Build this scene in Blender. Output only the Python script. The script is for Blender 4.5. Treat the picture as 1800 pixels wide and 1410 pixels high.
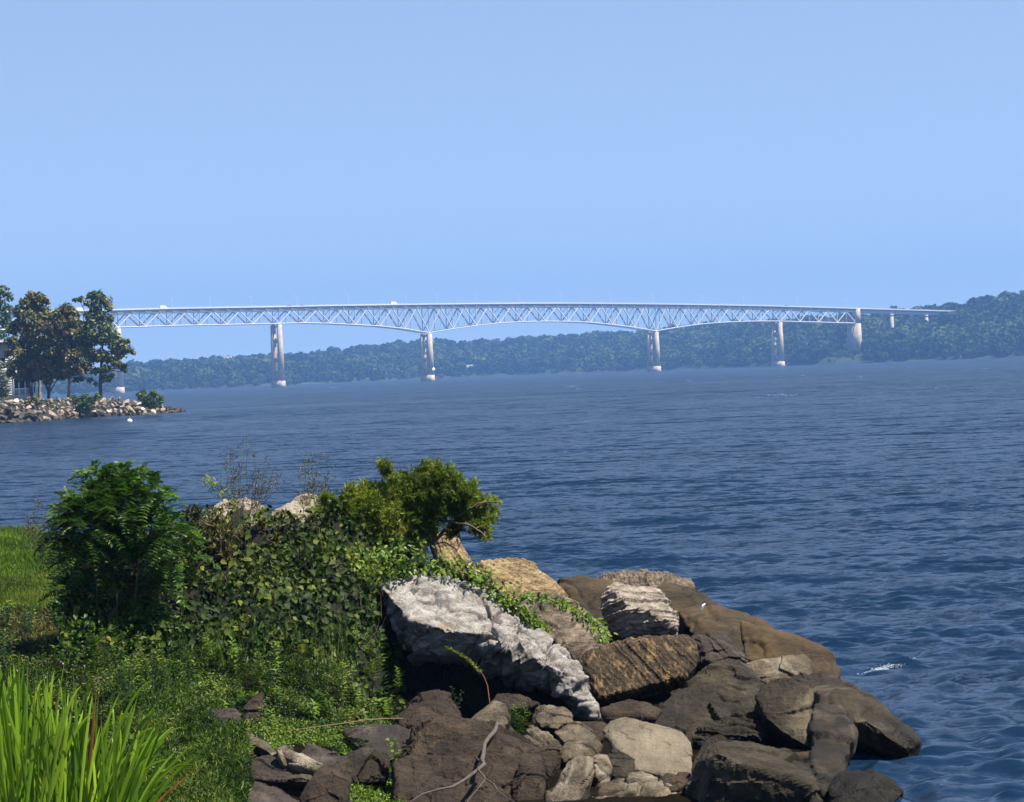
import bpy, bmesh, math, random
import numpy as np
from mathutils import Vector, Matrix

random.seed(7)
RNG = np.random.default_rng(11)
scene = bpy.context.scene
for o in list(bpy.data.objects):
    bpy.data.objects.remove(o)
COL = scene.collection

# ------------------------------------------------------------------ camera
FPX = 5250.0            # focal length in pixels of the 1800 px wide photograph
CAM_Z = 4.0
HOR = 50.5              # horizon above the picture centre, px
SLOPE = 0.0393          # roll of the camera
_n = math.hypot(1, SLOPE)
RC, RS = 1 / _n, SLOPE / _n
PITCH = math.atan(HOR * RC / FPX)
FWD = np.array([0, math.cos(PITCH), -math.sin(PITCH)])
UPV = np.array([0, math.sin(PITCH), math.cos(PITCH)])
XV = np.array([1.0, 0, 0])
CAMR = XV * RC - UPV * RS
CAMU = XV * RS + UPV * RC
CPOS = np.array([0, 0, CAM_Z])
cam_data = bpy.data.cameras.new('camera')
cam_data.sensor_width = 36.0
cam_data.lens = 36.0 * FPX / 1800.0
cam_data.clip_start = 0.5
cam_data.clip_end = 30000
cam = bpy.data.objects.new('camera', cam_data)
COL.objects.link(cam)
M = Matrix.Identity(4)
for i in range(3):
    M[i][0] = CAMR[i]; M[i][1] = CAMU[i]; M[i][2] = -FWD[i]; M[i][3] = CPOS[i]
cam.matrix_world = M
scene.camera = cam

# ------------------------------------------------------------------ light
SUN_EL = math.radians(62)
SUN_DIR = np.array([0.88, -0.36, 0.0]); SUN_DIR /= np.linalg.norm(SUN_DIR)
SUN_VEC = np.array([SUN_DIR[0] * math.cos(SUN_EL), SUN_DIR[1] * math.cos(SUN_EL), math.sin(SUN_EL)])
sun_data = bpy.data.lights.new('sun', 'SUN')
sun_data.energy = 4.0
sun_data.angle = math.radians(0.5)
sun_data.color = (1.0, 0.90, 0.74)
sun = bpy.data.objects.new('sun', sun_data)
COL.objects.link(sun)
sun.rotation_euler = Vector(-SUN_VEC).to_track_quat('-Z', 'Y').to_euler()
sun.location = (0, 0, 400)

world = bpy.data.worlds.new('World')
scene.world = world
world.use_nodes = True
nt = world.node_tree
bg = nt.nodes['Background']
sky = nt.nodes.new('ShaderNodeTexSky')
sky.sky_type = 'NISHITA'
sky.sun_disc = False
sky.sun_elevation = SUN_EL
sky.sun_rotation = math.atan2(SUN_DIR[0], SUN_DIR[1])
sky.altitude = 0
sky.air_density = 1.0
sky.dust_density = 0.3
sky.ozone_density = 2.2
tc = nt.nodes.new('ShaderNodeTexCoord')
sp = nt.nodes.new('ShaderNodeSeparateXYZ')
mp = nt.nodes.new('ShaderNodeMapRange')      # the whole dome reads as the even, deep blue of the photograph
mp.inputs['From Min'].default_value = 0.0
mp.inputs['From Max'].default_value = 1.0
mp.inputs['To Min'].default_value = 0.15
mp.inputs['To Max'].default_value = 1.0
cb = nt.nodes.new('ShaderNodeCombineXYZ')
nt.links.new(tc.outputs['Generated'], sp.inputs[0])
nt.links.new(sp.outputs[0], cb.inputs[0])
nt.links.new(sp.outputs[1], cb.inputs[1])
nt.links.new(sp.outputs[2], mp.inputs['Value'])
nt.links.new(mp.outputs[0], cb.inputs[2])
vn = nt.nodes.new('ShaderNodeVectorMath'); vn.operation = 'NORMALIZE'
nt.links.new(cb.outputs[0], vn.inputs[0])
nt.links.new(vn.outputs[0], sky.inputs['Vector'])
tint = nt.nodes.new('ShaderNodeMix'); tint.data_type = 'RGBA'; tint.blend_type = 'MULTIPLY'
tint.inputs['Factor'].default_value = 1.0
tint.inputs['B'].default_value = (1.25, 1.15, 1.13, 1)
nt.links.new(sky.outputs[0], tint.inputs['A'])
nt.links.new(tint.outputs['Result'], bg.inputs['Color'])
bg.inputs['Strength'].default_value = 0.05

scene.view_settings.view_transform = 'Standard'
scene.view_settings.look = 'None'
scene.view_settings.exposure = 1.66
scene.view_settings.gamma = 1.0
scene.view_settings.use_curve_mapping = False
scene.render.engine = 'CYCLES'
scene.cycles.max_bounces = 5
scene.cycles.diffuse_bounces = 2
scene.cycles.glossy_bounces = 2
scene.cycles.transmission_bounces = 2
scene.cycles.volume_bounces = 0
scene.cycles.transparent_max_bounces = 6
scene.cycles.use_denoising = True
scene.cycles.sample_clamp_indirect = 4

# ------------------------------------------------------------------ helpers: picture geometry
def ray(px, py):
    px = np.asarray(px, float); py = np.asarray(py, float)
    u = px - 900.0; v = 705.0 - py
    d = FWD * FPX + u[..., None] * CAMR + v[..., None] * CAMU
    return d / d[..., 1:2]

def P(px, py, d):
    return CPOS + ray(px, py) * np.asarray(d, float)[..., None]

def horizon(px):
    return 705 - HOR - SLOPE * (px - 900)

def proj(p):
    p = np.asarray(p, float) - CPOS
    z = p @ FWD
    return 900 + FPX * (p @ CAMR) / z, 705 - FPX * (p @ CAMU) / z

# ------------------------------------------------------------------ helpers: noise
_PERM = np.random.default_rng(5).integers(0, 2 ** 31, 4096)
def _hash(ix, iy, iz, s=0):
    h = (ix * 73856093) ^ (iy * 19349663) ^ (iz * 83492791) ^ (s * 2654435761 % 2147483647)
    return _PERM[h & 4095] / 2.0 ** 31

def vnoise(p, s=0):
    i = np.floor(p).astype(np.int64); f = p - i
    f = f * f * f * (f * (f * 6 - 15) + 10)
    r = 0
    for dx in (0, 1):
        wx = f[:, 0] if dx else 1 - f[:, 0]
        for dy in (0, 1):
            wy = f[:, 1] if dy else 1 - f[:, 1]
            for dz in (0, 1):
                wz = f[:, 2] if dz else 1 - f[:, 2]
                r = r + wx * wy * wz * _hash(i[:, 0] + dx, i[:, 1] + dy, i[:, 2] + dz, s)
    return r * 2 - 1

def fbm(p, oct=4, s=0, gain=0.5, ridged=False):
    a, r, t = 1.0, 0, 0
    for o in range(oct):
        n = vnoise(p * 2 ** o + 17.3 * o, s + o)
        if ridged: n = 1 - 2 * np.abs(n)
        r = r + a * n; t += a; a *= gain
    return r / t

def worley(p, s=0):
    i = np.floor(p).astype(np.int64)
    f1 = np.full(len(p), 9.0); f2 = f1.copy(); val = np.zeros(len(p)); til = np.zeros(len(p))
    for dx in (-1, 0, 1):
        for dy in (-1, 0, 1):
            for dz in (-1, 0, 1):
                c = i + np.array([dx, dy, dz])
                q = np.stack([_hash(c[:, 0], c[:, 1], c[:, 2], s + k) for k in (1, 2, 3)], 1) + c
                d = np.linalg.norm(q - p, axis=1)
                m = d < f1
                f2 = np.where(m, f1, np.minimum(f2, d))
                val = np.where(m, _hash(c[:, 0], c[:, 1], c[:, 2], s + 9), val)
                tl = (q - p) @ np.array([.8, .5, .6]) * (_hash(c[:, 0], c[:, 1], c[:, 2], s + 11) - .5) + (q - p) @ np.array([-.5, .7, -.6]) * (_hash(c[:, 0], c[:, 1], c[:, 2], s + 12) - .5)
                til = np.where(m, tl, til)
                f1 = np.where(m, d, f1)
    worley.tilt = til
    return f1, f2, val

# ------------------------------------------------------------------ helpers: objects
def link(name, data, parent=None, loc=None, label=None, cat=None, group=None, kind=None):
    o = bpy.data.objects.new(name, data)
    COL.objects.link(o)
    if loc is not None: o.location = [float(c) for c in loc]
    if parent is not None: o.parent = parent
    if label: o['label'] = label
    if cat: o['category'] = cat
    if group: o['group'] = group
    if kind: o['kind'] = kind
    return o

def mesh_np(name, V, F, mat, smooth=False, attrs=None):
    """V (n,3); F (m,k) quads or tris (or a list of such arrays)."""
    me = bpy.data.meshes.new(name)
    V = np.asarray(V, np.float32)
    Fs = F if (isinstance(F, list) and np.ndim(F[0]) == 2) else [np.array(F)]
    Fs = [np.asarray(f, np.int32) for f in Fs if len(f)]
    me.vertices.add(len(V)); me.vertices.foreach_set('co', V.ravel())
    nl = sum(f.size for f in Fs); npoly = sum(len(f) for f in Fs)
    me.loops.add(nl); me.polygons.add(npoly)
    me.loops.foreach_set('vertex_index', np.concatenate([f.ravel() for f in Fs]))
    st = []; tot = []; o = 0
    for f in Fs:
        k = f.shape[1]
        st.append(o + np.arange(len(f)) * k); tot.append(np.full(len(f), k)); o += f.size
    me.polygons.foreach_set('loop_start', np.concatenate(st).astype(np.int32))
    me.polygons.foreach_set('loop_total', np.concatenate(tot).astype(np.int32))
    if smooth: me.polygons.foreach_set('use_smooth', np.ones(npoly, bool))
    for k, v in (attrs or {}).items():
        a = me.attributes.new(k, 'FLOAT', 'FACE'); a.data.foreach_set('value', np.asarray(v, np.float32))
    if mat: me.materials.append(mat)
    me.update(calc_edges=True)
    me.validate()
    return me

def unit(v):
    return v / np.maximum(np.linalg.norm(v, axis=-1, keepdims=True), 1e-9)

def strips(Pc, D, N, L, W, prof, bend=0.0, fold=0.0, tint=None):
    """Leaves and blades. Pc base points (n,3), D axis, N face normal, L length, W half width,
    prof = rows (t, w). bend: droop along -N (fraction of L). fold: depth of the midrib. -> V, quads, tint per face"""
    n = len(Pc); D = unit(D); S = unit(np.cross(D, N)); N = unit(np.cross(S, D))
    L = np.broadcast_to(np.asarray(L, float), (n,)); W = np.broadcast_to(np.asarray(W, float), (n,))
    bend = np.broadcast_to(np.asarray(bend, float), (n,))
    cols = 3 if fold else 2
    rows = []
    for t, w in prof:
        c = Pc + D * (L * t)[:, None] - N * (L * bend * t * t)[:, None]
        e = S * (W * w)[:, None]
        if fold: rows += [c - e, c - N * (W * w * fold)[:, None], c + e]
        else: rows += [c - e, c + e]
    V = np.stack(rows, 1)
    q = []
    for r in range(len(prof) - 1):
        for c in range(cols - 1):
            a = r * cols + c
            q.append([a, a + 1, a + 1 + cols, a + cols])
    q = np.array(q); k = len(rows)
    F = (q[None] + (np.arange(n) * k)[:, None, None]).reshape(-1, 4)
    T = np.repeat(tint if tint is not None else RNG.random(n), len(q))
    return V.reshape(-1, 3), F, T

def join_parts(parts):
    Vs, Fs, Ts, o = [], [], [], 0
    for V, F, T in parts:
        Vs.append(V); Fs.append(F + o); Ts.append(T); o += len(V)
    return np.concatenate(Vs), np.concatenate(Fs), np.concatenate(Ts)

def tubes(paths, sides=5, tint=0.5):
    """paths = list of (pts (k,3), radii (k,)) -> V,F,T"""
    Vs, Fs, Ts, o = [], [], [], 0
    for pts, rad in paths:
        pts = np.asarray(pts, float); rad = np.broadcast_to(np.asarray(rad, float), (len(pts),))
        tg = unit(np.gradient(pts, axis=0))
        up = np.tile(np.array([0.31, 0.17, 0.93]), (len(pts), 1))
        a = unit(np.cross(tg, up)); b = np.cross(tg, a)
        an = np.arange(sides) * 2 * math.pi / sides
        ring = pts[:, None] + rad[:, None, None] * (a[:, None] * np.cos(an)[None, :, None] + b[:, None] * np.sin(an)[None, :, None])
        Vs.append(ring.reshape(-1, 3))
        for r in range(len(pts) - 1):
            for s in range(sides):
                s2 = (s + 1) % sides
                Fs.append([o + r * sides + s, o + r * sides + s2, o + (r + 1) * sides + s2, o + (r + 1) * sides + s])
        o += len(pts) * sides
    F = np.array(Fs)
    return np.concatenate(Vs), F, np.full(len(F), tint)

def rnd_dirs(n, up=0.0):
    v = RNG.normal(size=(n, 3)); v[:, 2] += up
    return unit(v)

# ------------------------------------------------------------------ helpers: materials
def new_mat(name):
    m = bpy.data.materials.new(name); m.use_nodes = True
    t = m.node_tree
    return m, t, t.nodes, t.links, t.nodes['Principled BSDF']

def ramp(nodes, stops):
    r = nodes.new('ShaderNodeValToRGB')
    e = r.color_ramp.elements
    while len(e) < len(stops): e.new(0.5)
    for i, (p, c) in enumerate(stops):
        e[i].position = p; e[i].color = (*c, 1)
    return r

def mat_plain(name, col, rough=0.7, var=0.15, scale=6.0, bump=0.0, spec=0.3):
    m, t, N, L, b = new_mat(name)
    tc = N.new('ShaderNodeTexCoord'); nz = N.new('ShaderNodeTexNoise')
    nz.inputs['Scale'].default_value = scale; nz.inputs['Detail'].default_value = 6
    L.new(tc.outputs['Object'], nz.inputs['Vector'])
    lo = tuple(c * (1 - var) for c in col); hi = tuple(min(1, c * (1 + var)) for c in col)
    r = ramp(N, [(0.3, lo), (0.7, hi)])
    L.new(nz.outputs['Fac'], r.inputs[0]); L.new(r.outputs[0], b.inputs['Base Color'])
    b.inputs['Roughness'].default_value = rough
    b.inputs['Specular IOR Level'].default_value = spec
    if bump:
        bp = N.new('ShaderNodeBump'); bp.inputs['Strength'].default_value = bump; bp.inputs['Distance'].default_value = 0.05
        L.new(nz.outputs['Fac'], bp.inputs['Height']); L.new(bp.outputs[0], b.inputs['Normal'])
    return m

def mat_leaf(name, stops, transl=0.35, rough=0.45, patch=None, rnd=False):
    """leaf colour from the per-leaf 'tint', mixed with slow patches in space"""
    m, t, N, L, b = new_mat(name)
    if rnd:
        at = N.new('ShaderNodeObjectInfo'); src = at.outputs['Random']
    else:
        at = N.new('ShaderNodeAttribute'); at.attribute_name = 'tint'; src = at.outputs['Fac']
    r = ramp(N, stops)
    if patch:
        ge = N.new('ShaderNodeNewGeometry'); nz = N.new('ShaderNodeTexNoise'); nz.inputs['Scale'].default_value = patch
        L.new(ge.outputs['Position'], nz.inputs['Vector'])
        ma = N.new('ShaderNodeMath'); ma.operation = 'MULTIPLY_ADD'
        ma.inputs[1].default_value = 2.4; ma.inputs[2].default_value = -1.2
        L.new(nz.outputs['Fac'], ma.inputs[0])
        ad = N.new('ShaderNodeMath'); ad.operation = 'ADD'; ad.use_clamp = True
        L.new(src, ad.inputs[0]); L.new(ma.outputs[0], ad.inputs[1]); src = ad.outputs[0]
    L.new(src, r.inputs[0]); L.new(r.outputs[0], b.inputs['Base Color'])
    b.inputs['Roughness'].default_value = rough
    b.inputs['Specular IOR Level'].default_value = 0.18
    if transl:
        tr = N.new('ShaderNodeBsdfTranslucent'); L.new(r.outputs[0], tr.inputs['Color'])
        mx = N.new('ShaderNodeMixShader'); mx.inputs[0].default_value = transl
        L.new(b.outputs[0], mx.inputs[1]); L.new(tr.outputs[0], mx.inputs[2])
        L.new(mx.outputs[0], N['Material Output'].inputs['Surface'])
    return m

def mat_rock(name, stops, scale=2.5, stretch=(1, 1, 1), rot=(0, 0, 0), vein=None, bump=0.5, rough=0.75, fine=38, spec=0.25, wet=False, moss=None, speck=0.55):
    m, t, N, L, b = new_mat(name)
    tc = N.new('ShaderNodeTexCoord'); mp = N.new('ShaderNodeMapping')
    mp.inputs['Scale'].default_value = stretch; mp.inputs['Rotation'].default_value = rot
    ge = N.new('ShaderNodeNewGeometry')
    L.new(ge.outputs['Position'], mp.inputs['Vector'])
    n1 = N.new('ShaderNodeTexNoise'); n1.inputs['Scale'].default_value = scale; n1.inputs['Detail'].default_value = 12; n1.inputs['Roughness'].default_value = 0.70
    n1.inputs['Distortion'].default_value = 0.6
    n2 = N.new('ShaderNodeTexNoise'); n2.inputs['Scale'].default_value = fine; n2.inputs['Detail'].default_value = 4; n2.inputs['Roughness'].default_value = 0.7
    L.new(mp.outputs[0], n1.inputs['Vector']); L.new(mp.outputs[0], n2.inputs['Vector'])
    ma = N.new('ShaderNodeMath'); ma.operation = 'MULTIPLY_ADD'; ma.inputs[1].default_value = speck; ma.inputs[2].default_value = -speck / 2
    L.new(n2.outputs['Fac'], ma.inputs[0])
    ad = N.new('ShaderNodeMath'); ad.operation = 'ADD'; L.new(n1.outputs['Fac'], ad.inputs[0]); L.new(ma.outputs[0], ad.inputs[1])
    r = ramp(N, stops); L.new(ad.outputs[0], r.inputs[0])
    col = r.outputs[0]
    if vein:
        w = N.new('ShaderNodeTexNoise'); w.inputs['Scale'].default_value = vein[1]; w.inputs['Detail'].default_value = 12; w.inputs['Roughness'].default_value = 0.68; w.inputs['Distortion'].default_value = 0.8
        mp2 = N.new('ShaderNodeMapping'); mp2.inputs['Scale'].default_value = vein[2]; mp2.inputs['Rotation'].default_value = vein[3]
        L.new(ge.outputs['Position'], mp2.inputs['Vector']); L.new(mp2.outputs[0], w.inputs['Vector'])
        rr = ramp(N, [(vein[4], (0, 0, 0)), (vein[5], (1, 1, 1))]); L.new(w.outputs['Fac'], rr.inputs[0])
        mx = N.new('ShaderNodeMix'); mx.data_type = 'RGBA'; mx.inputs['B'].default_value = (*vein[0], 1)
        L.new(rr.outputs[0], mx.inputs['Factor']); L.new(col, mx.inputs['A']); col = mx.outputs['Result']
    if moss:
        w = N.new('ShaderNodeTexNoise'); w.inputs['Scale'].default_value = 1.3; w.inputs['Detail'].default_value = 7; w.inputs['Roughness'].default_value = 0.65
        L.new(ge.outputs['Position'], w.inputs['Vector'])
        rr = ramp(N, [(0.48, (0, 0, 0)), (0.62, (0.85, 0.85, 0.85))]); L.new(w.outputs['Fac'], rr.inputs[0])
        mx = N.new('ShaderNodeMix'); mx.data_type = 'RGBA'; mx.inputs['B'].default_value = (*moss, 1)
        L.new(rr.outputs[0], mx.inputs['Factor']); L.new(col, mx.inputs['A']); col = mx.outputs['Result']
    rg = N.new('ShaderNodeMapRange'); rg.inputs['To Min'].default_value = rough; rg.inputs['To Max'].default_value = rough
    if wet:   # the tide line: dark, slick and weed-stained below about half a metre
        sx = N.new('ShaderNodeSeparateXYZ'); L.new(ge.outputs['Position'], sx.inputs[0])
        wn = N.new('ShaderNodeMath'); wn.operation = 'MULTIPLY_ADD'; wn.inputs[1].default_value = 0.5; wn.inputs[2].default_value = -0.25
        L.new(n1.outputs['Fac'], wn.inputs[0])
        za = N.new('ShaderNodeMath'); za.operation = 'ADD'; L.new(sx.outputs[2], za.inputs[0]); L.new(wn.outputs[0], za.inputs[1])
        rw = N.new('ShaderNodeMapRange'); rw.inputs['From Min'].default_value = 0.05; rw.inputs['From Max'].default_value = 0.26
        rw.inputs['To Min'].default_value = 1.0; rw.inputs['To Max'].default_value = 0.0
        L.new(za.outputs[0], rw.inputs['Value'])
        mx = N.new('ShaderNodeMix'); mx.data_type = 'RGBA'; mx.inputs['B'].default_value = (0.006, 0.006, 0.004, 1)
        L.new(rw.outputs[0], mx.inputs['Factor']); L.new(col, mx.inputs['A']); col = mx.outputs['Result']
        L.new(rw.outputs[0], rg.inputs['Value']); rg.inputs['To Max'].default_value = 0.5
    L.new(rg.outputs[0], b.inputs['Roughness'])
    L.new(col, b.inputs['Base Color'])
    b.inputs['Specular IOR Level'].default_value = spec
    bp = N.new('ShaderNodeBump'); bp.inputs['Strength'].default_value = bump; bp.inputs['Distance'].default_value = 0.03
    L.new(ad.outputs[0], bp.inputs['Height'])
    b2 = N.new('ShaderNodeBump'); b2.inputs['Strength'].default_value = bump * 0.6; b2.inputs['Distance'].default_value = 0.008
    L.new(n2.outputs['Fac'], b2.inputs['Height']); L.new(bp.outputs[0], b2.inputs['Normal'])
    L.new(b2.outputs[0], b.inputs['Normal'])
    return m

def lerp_tab(x, tab):
    tab = np.asarray(tab, float)
    return np.interp(x, tab[:, 0], tab[:, 1])

def inpoly(px, py, poly):
    poly = np.asarray(poly, float); x, y = np.asarray(px), np.asarray(py)
    r = np.zeros(x.shape, bool); j = len(poly) - 1
    for i in range(len(poly)):
        xi, yi = poly[i]; xj, yj = poly[j]
        c = ((yi > y) != (yj > y)) & (x < (xj - xi) * (y - yi) / (yj - yi + 1e-12) + xi)
        r ^= c; j = i
    return r

def sample_poly(poly, n):
    poly = np.asarray(poly, float); lo = poly.min(0); hi = poly.max(0); out = []
    c = 0
    while c < n:
        q = lo + RNG.random((2 * n + 20, 2)) * (hi - lo)
        q = q[inpoly(q[:, 0], q[:, 1], poly)]
        out.append(q); c += len(q)
    return np.concatenate(out)[:n]

# ================================================================== THE SETTING
# ------------------------------------------------------------------ water
def wave_sum(X, Y, cell):
    r = np.random.default_rng(3)
    Z = np.zeros_like(X)
    wind = math.radians(-78)
    for lam, amp, spread, cnt in ((9.0, 0.010, 0.3, 6), (4.2, 0.004, 0.4, 9), (2.1, 0.0040, 0.5, 16), (1.1, 0.0055, 0.6, 28), (0.65, 0.0066, 0.8, 34), (0.40, 0.0052, 0.9, 36)):
        for k in range(cnt):
            l = lam * (0.72 + 0.6 * r.random()); a = wind + spread * r.normal(); ph = r.random() * 6.283
            kk = 2 * math.pi / l
            w = np.exp(-(2.6 * cell / l) ** 2)
            s = np.sin(kk * (X * math.cos(a) + Y * math.sin(a)) + ph)
            Z += amp * 0.62 * w * s
    e = np.clip(Z / 0.08, -1.2, 2.5)
    return Z + 0.014 * e * np.abs(e)          # sharper crests, flatter troughs

def build_water():
    ds = [14.0]
    while ds[-1] < 420: ds.append(ds[-1] * (1 + 0.0022))
    while ds[-1] < 9000: ds.append(ds[-1] * 1.02)
    ds = np.array(ds)
    tt = np.concatenate([np.linspace(-1.2, -0.28, 40)[:-1], np.linspace(-0.28, 0.28, 250), np.linspace(0.28, 1.2, 40)[1:]])
    D, T = np.meshgrid(ds, tt, indexing='ij')
    X = D * T; Y = D
    cell = np.maximum(D * 0.0022, D * np.gradient(tt)[None, :])
    Z = wave_sum(X, Y, cell) * np.clip((2600 - D) / 900, 0, 1)
    V = np.stack([X, Y, Z], -1).reshape(-1, 3)
    n, m = D.shape
    a = (np.arange(n - 1)[:, None] * m + np.arange(m - 1)[None]).ravel()
    F = np.stack([a, a + 1, a + m + 1, a + m], 1)
    m_, t, N, L, b = new_mat('river_water')
    b.inputs['Base Color'].default_value = (0.002, 0.016, 0.038, 1)
    b.inputs['Roughness'].default_value = 0.12
    b.inputs['IOR'].default_value = 1.11
    ge = N.new('ShaderNodeNewGeometry'); mp = N.new('ShaderNodeMapping')
    mp.inputs['Scale'].default_value = (0.55, 1.0, 1.0); mp.inputs['Rotation'].default_value = (0, 0, math.radians(10))
    L.new(ge.outputs['Position'], mp.inputs['Vector'])
    acc = ge.outputs['Normal']
    gust = N.new('ShaderNodeTexNoise'); gust.inputs['Scale'].default_value = 0.018; gust.inputs['Detail'].default_value = 5; gust.inputs['Roughness'].default_value = 0.6
    gm = N.new('ShaderNodeMapping'); gm.inputs['Scale'].default_value = (0.5, 1.0, 1.0)
    L.new(ge.outputs['Position'], gm.inputs['Vector']); L.new(gm.outputs[0], gust.inputs['Vector'])
    gr = N.new('ShaderNodeMapRange'); gr.inputs['From Min'].default_value = 0.35; gr.inputs['From Max'].default_value = 0.65
    gr.inputs['To Min'].default_value = 0.65; gr.inputs['To Max'].default_value = 1.25
    L.new(gust.outputs['Fac'], gr.inputs['Value'])
    for sc, kx, ky in ((0.09, 0.15, 0.65), (0.45, 0.35, 1.45), (2.0, 0.40, 1.0), (5.5, 0.45, 0.9), (14.0, 0.3, 0.5)):
        nz = N.new('ShaderNodeTexNoise'); nz.inputs['Scale'].default_value = sc; nz.inputs['Detail'].default_value = 2
        L.new(mp.outputs[0], nz.inputs['Vector'])
        s1 = N.new('ShaderNodeVectorMath'); s1.operation = 'SUBTRACT'; s1.inputs[1].default_value = (0.5, 0.5, 0.5)
        L.new(nz.outputs['Color'], s1.inputs[0])
        s2 = N.new('ShaderNodeVectorMath'); s2.operation = 'MULTIPLY'; s2.inputs[1].default_value = (kx * 1.2, ky * 1.2, 0)
        L.new(s1.outputs[0], s2.inputs[0])
        s3 = N.new('ShaderNodeVectorMath'); s3.operation = 'SCALE'; L.new(s2.outputs[0], s3.inputs[0]); L.new(gr.outputs[0], s3.inputs['Scale'])
        s4 = N.new('ShaderNodeVectorMath'); s4.operation = 'ADD'; L.new(acc, s4.inputs[0]); L.new(s3.outputs[0], s4.inputs[1])
        acc = s4.outputs[0]
    nn = N.new('ShaderNodeVectorMath'); nn.operation = 'NORMALIZE'; L.new(acc, nn.inputs[0])
    # a ruffled surface: the facets one sees lean towards the eye, so its mirror never gets as strong as on flat water
    fr = N.new('ShaderNodeFresnel'); fr.inputs['IOR'].default_value = 1.26; L.new(nn.outputs[0], fr.inputs['Normal'])
    cl = N.new('ShaderNodeMath'); cl.operation = 'MINIMUM'; cl.inputs[1].default_value = 0.46; L.new(fr.outputs[0], cl.inputs[0])
    df = N.new('ShaderNodeBsdfDiffuse'); df.inputs['Color'].default_value = (0.003, 0.013, 0.034, 1); L.new(nn.outputs[0], df.inputs['Normal'])
    gl = N.new('ShaderNodeBsdfGlossy'); gl.inputs['Roughness'].default_value = 0.16; L.new(nn.outputs[0], gl.inputs['Normal'])
    mxs = N.new('ShaderNodeMixShader'); L.new(cl.outputs[0], mxs.inputs[0]); L.new(df.outputs[0], mxs.inputs[1]); L.new(gl.outputs[0], mxs.inputs[2])
    L.new(mxs.outputs[0], N['Material Output'].inputs['Surface'])
    me = mesh_np('river', V, F, m_, smooth=True)
    link('river_water', me, kind='structure')
    # river bed / land base far below, out to the horizon
    s = 12000
    bed = mesh_np('river_bed', [(-s, -200, -2.4), (s, -200, -2.4), (s, 12000, -2.4), (-s, 12000, -2.4)], [[0, 1, 2, 3]], mat_plain('river_mud', (0.03, 0.025, 0.018), var=0.3, scale=0.01))
    link('river_bed', bed, kind='structure')
build_water()

# ------------------------------------------------------------------ far shore hills
SKY = [(-900, 640), (-300, 655), (180, 653), (222, 647), (289, 640), (355, 634), (400, 632), (461, 627), (512, 626), (563, 622), (627, 614), (651, 611), (710, 606), (766, 601), (794, 605), (843, 600),
       (881, 598), (932, 594), (983, 592), (1032, 589), (1084, 589), (1110, 586), (1153, 585), (1217, 577), (1243, 572), (1281, 570), (1332, 568), (1434, 563), (1514, 559), (1539, 556), (1570, 554),
       (1595, 550), (1662, 542), (1698, 536), (1728, 526), (1749, 524), (1785, 517), (1830, 519), (2000, 500), (2300, 520), (3000, 560)]
SHORE = [(-1500, 2300), (-300, 2350), (290, 2900), (487, 3050), (751, 3300), (900, 3350), (1100, 3200), (1300, 2950), (1420, 2760), (1500, 2640), (1650, 2600), (1800, 2560), (2300, 2400), (3500, 2300)]
RUN = [(-1500, 500), (290, 520), (700, 700), (1000, 620), (1300, 460), (1500, 330), (1700, 330), (1800, 380), (3500, 500)]
TREE_H = 11.0
def hill_z(px, Y):
    """ground height of the far shore for picture column px (at the horizon) and distance Y"""
    sh = lerp_tab(px, SHORE); run = lerp_tab(px, RUN)
    top = lerp_tab(px, SKY)
    H = (horizon(px) - top) * (sh + run) / FPX + CAM_Z - TREE_H * 0.95
    t = np.clip((Y - sh) / run, -0.3, 3)
    s = np.clip(t, 0, 1); s = s ** 0.8 * (1 - 0.12 * np.sin(s * math.pi))
    z = -1.5 + np.clip(t * 24, -3, 3.5) + (H - 2.0) * s
    z = np.where(t > 1, -1.5 + 3.5 + (H - 2.0) * (1 - 0.25 * (t - 1)), z)
    q = np.stack([px * 0.012, Y * 0.006, np.zeros_like(px)], -1).reshape(-1, 3)
    cut = np.exp(-((px - 1488) / 42.0) ** 2) * np.clip(1.0 - (t - 0.42) * 4, 0, 1)
    z = z * (1 - cut) + np.minimum(z, 3.0 + 12 * np.clip(t, 0, 1)) * cut
    z = z + 3.2 * (1 - cut) * vnoise(q, 4).reshape(z.shape) * np.clip(t * 3, 0, 1) * np.clip(2 - t, 0.3, 1) * np.clip(1.3 - s, 0.2, 1)
    return z, t

def build_hills():
    pxs = np.arange(-1500, 3500, 14.0); fr = np.concatenate([np.linspace(-0.25, 1.1, 46), np.linspace(1.2, 3, 8)])
    PX, FRr = np.meshgrid(pxs, fr, indexing='ij')
    Y = lerp_tab(PX, SHORE) + FRr * lerp_tab(PX, RUN)
    Z, _ = hill_z(PX, Y)
    X = (PX - 900) / FPX * Y
    V = np.stack([X, Y, Z], -1).reshape(-1, 3); n, m = PX.shape
    a = (np.arange(n - 1)[:, None] * m + np.arange(m - 1)[None]).ravel()
    F = np.stack([a, a + m, a + m + 1, a + 1], 1)
    link('hills', mesh_np('hills', V, F, mat_plain('hill_grass', (0.022, 0.036, 0.012), var=0.5, scale=0.02), smooth=True), kind='structure')
build_hills()

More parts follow.
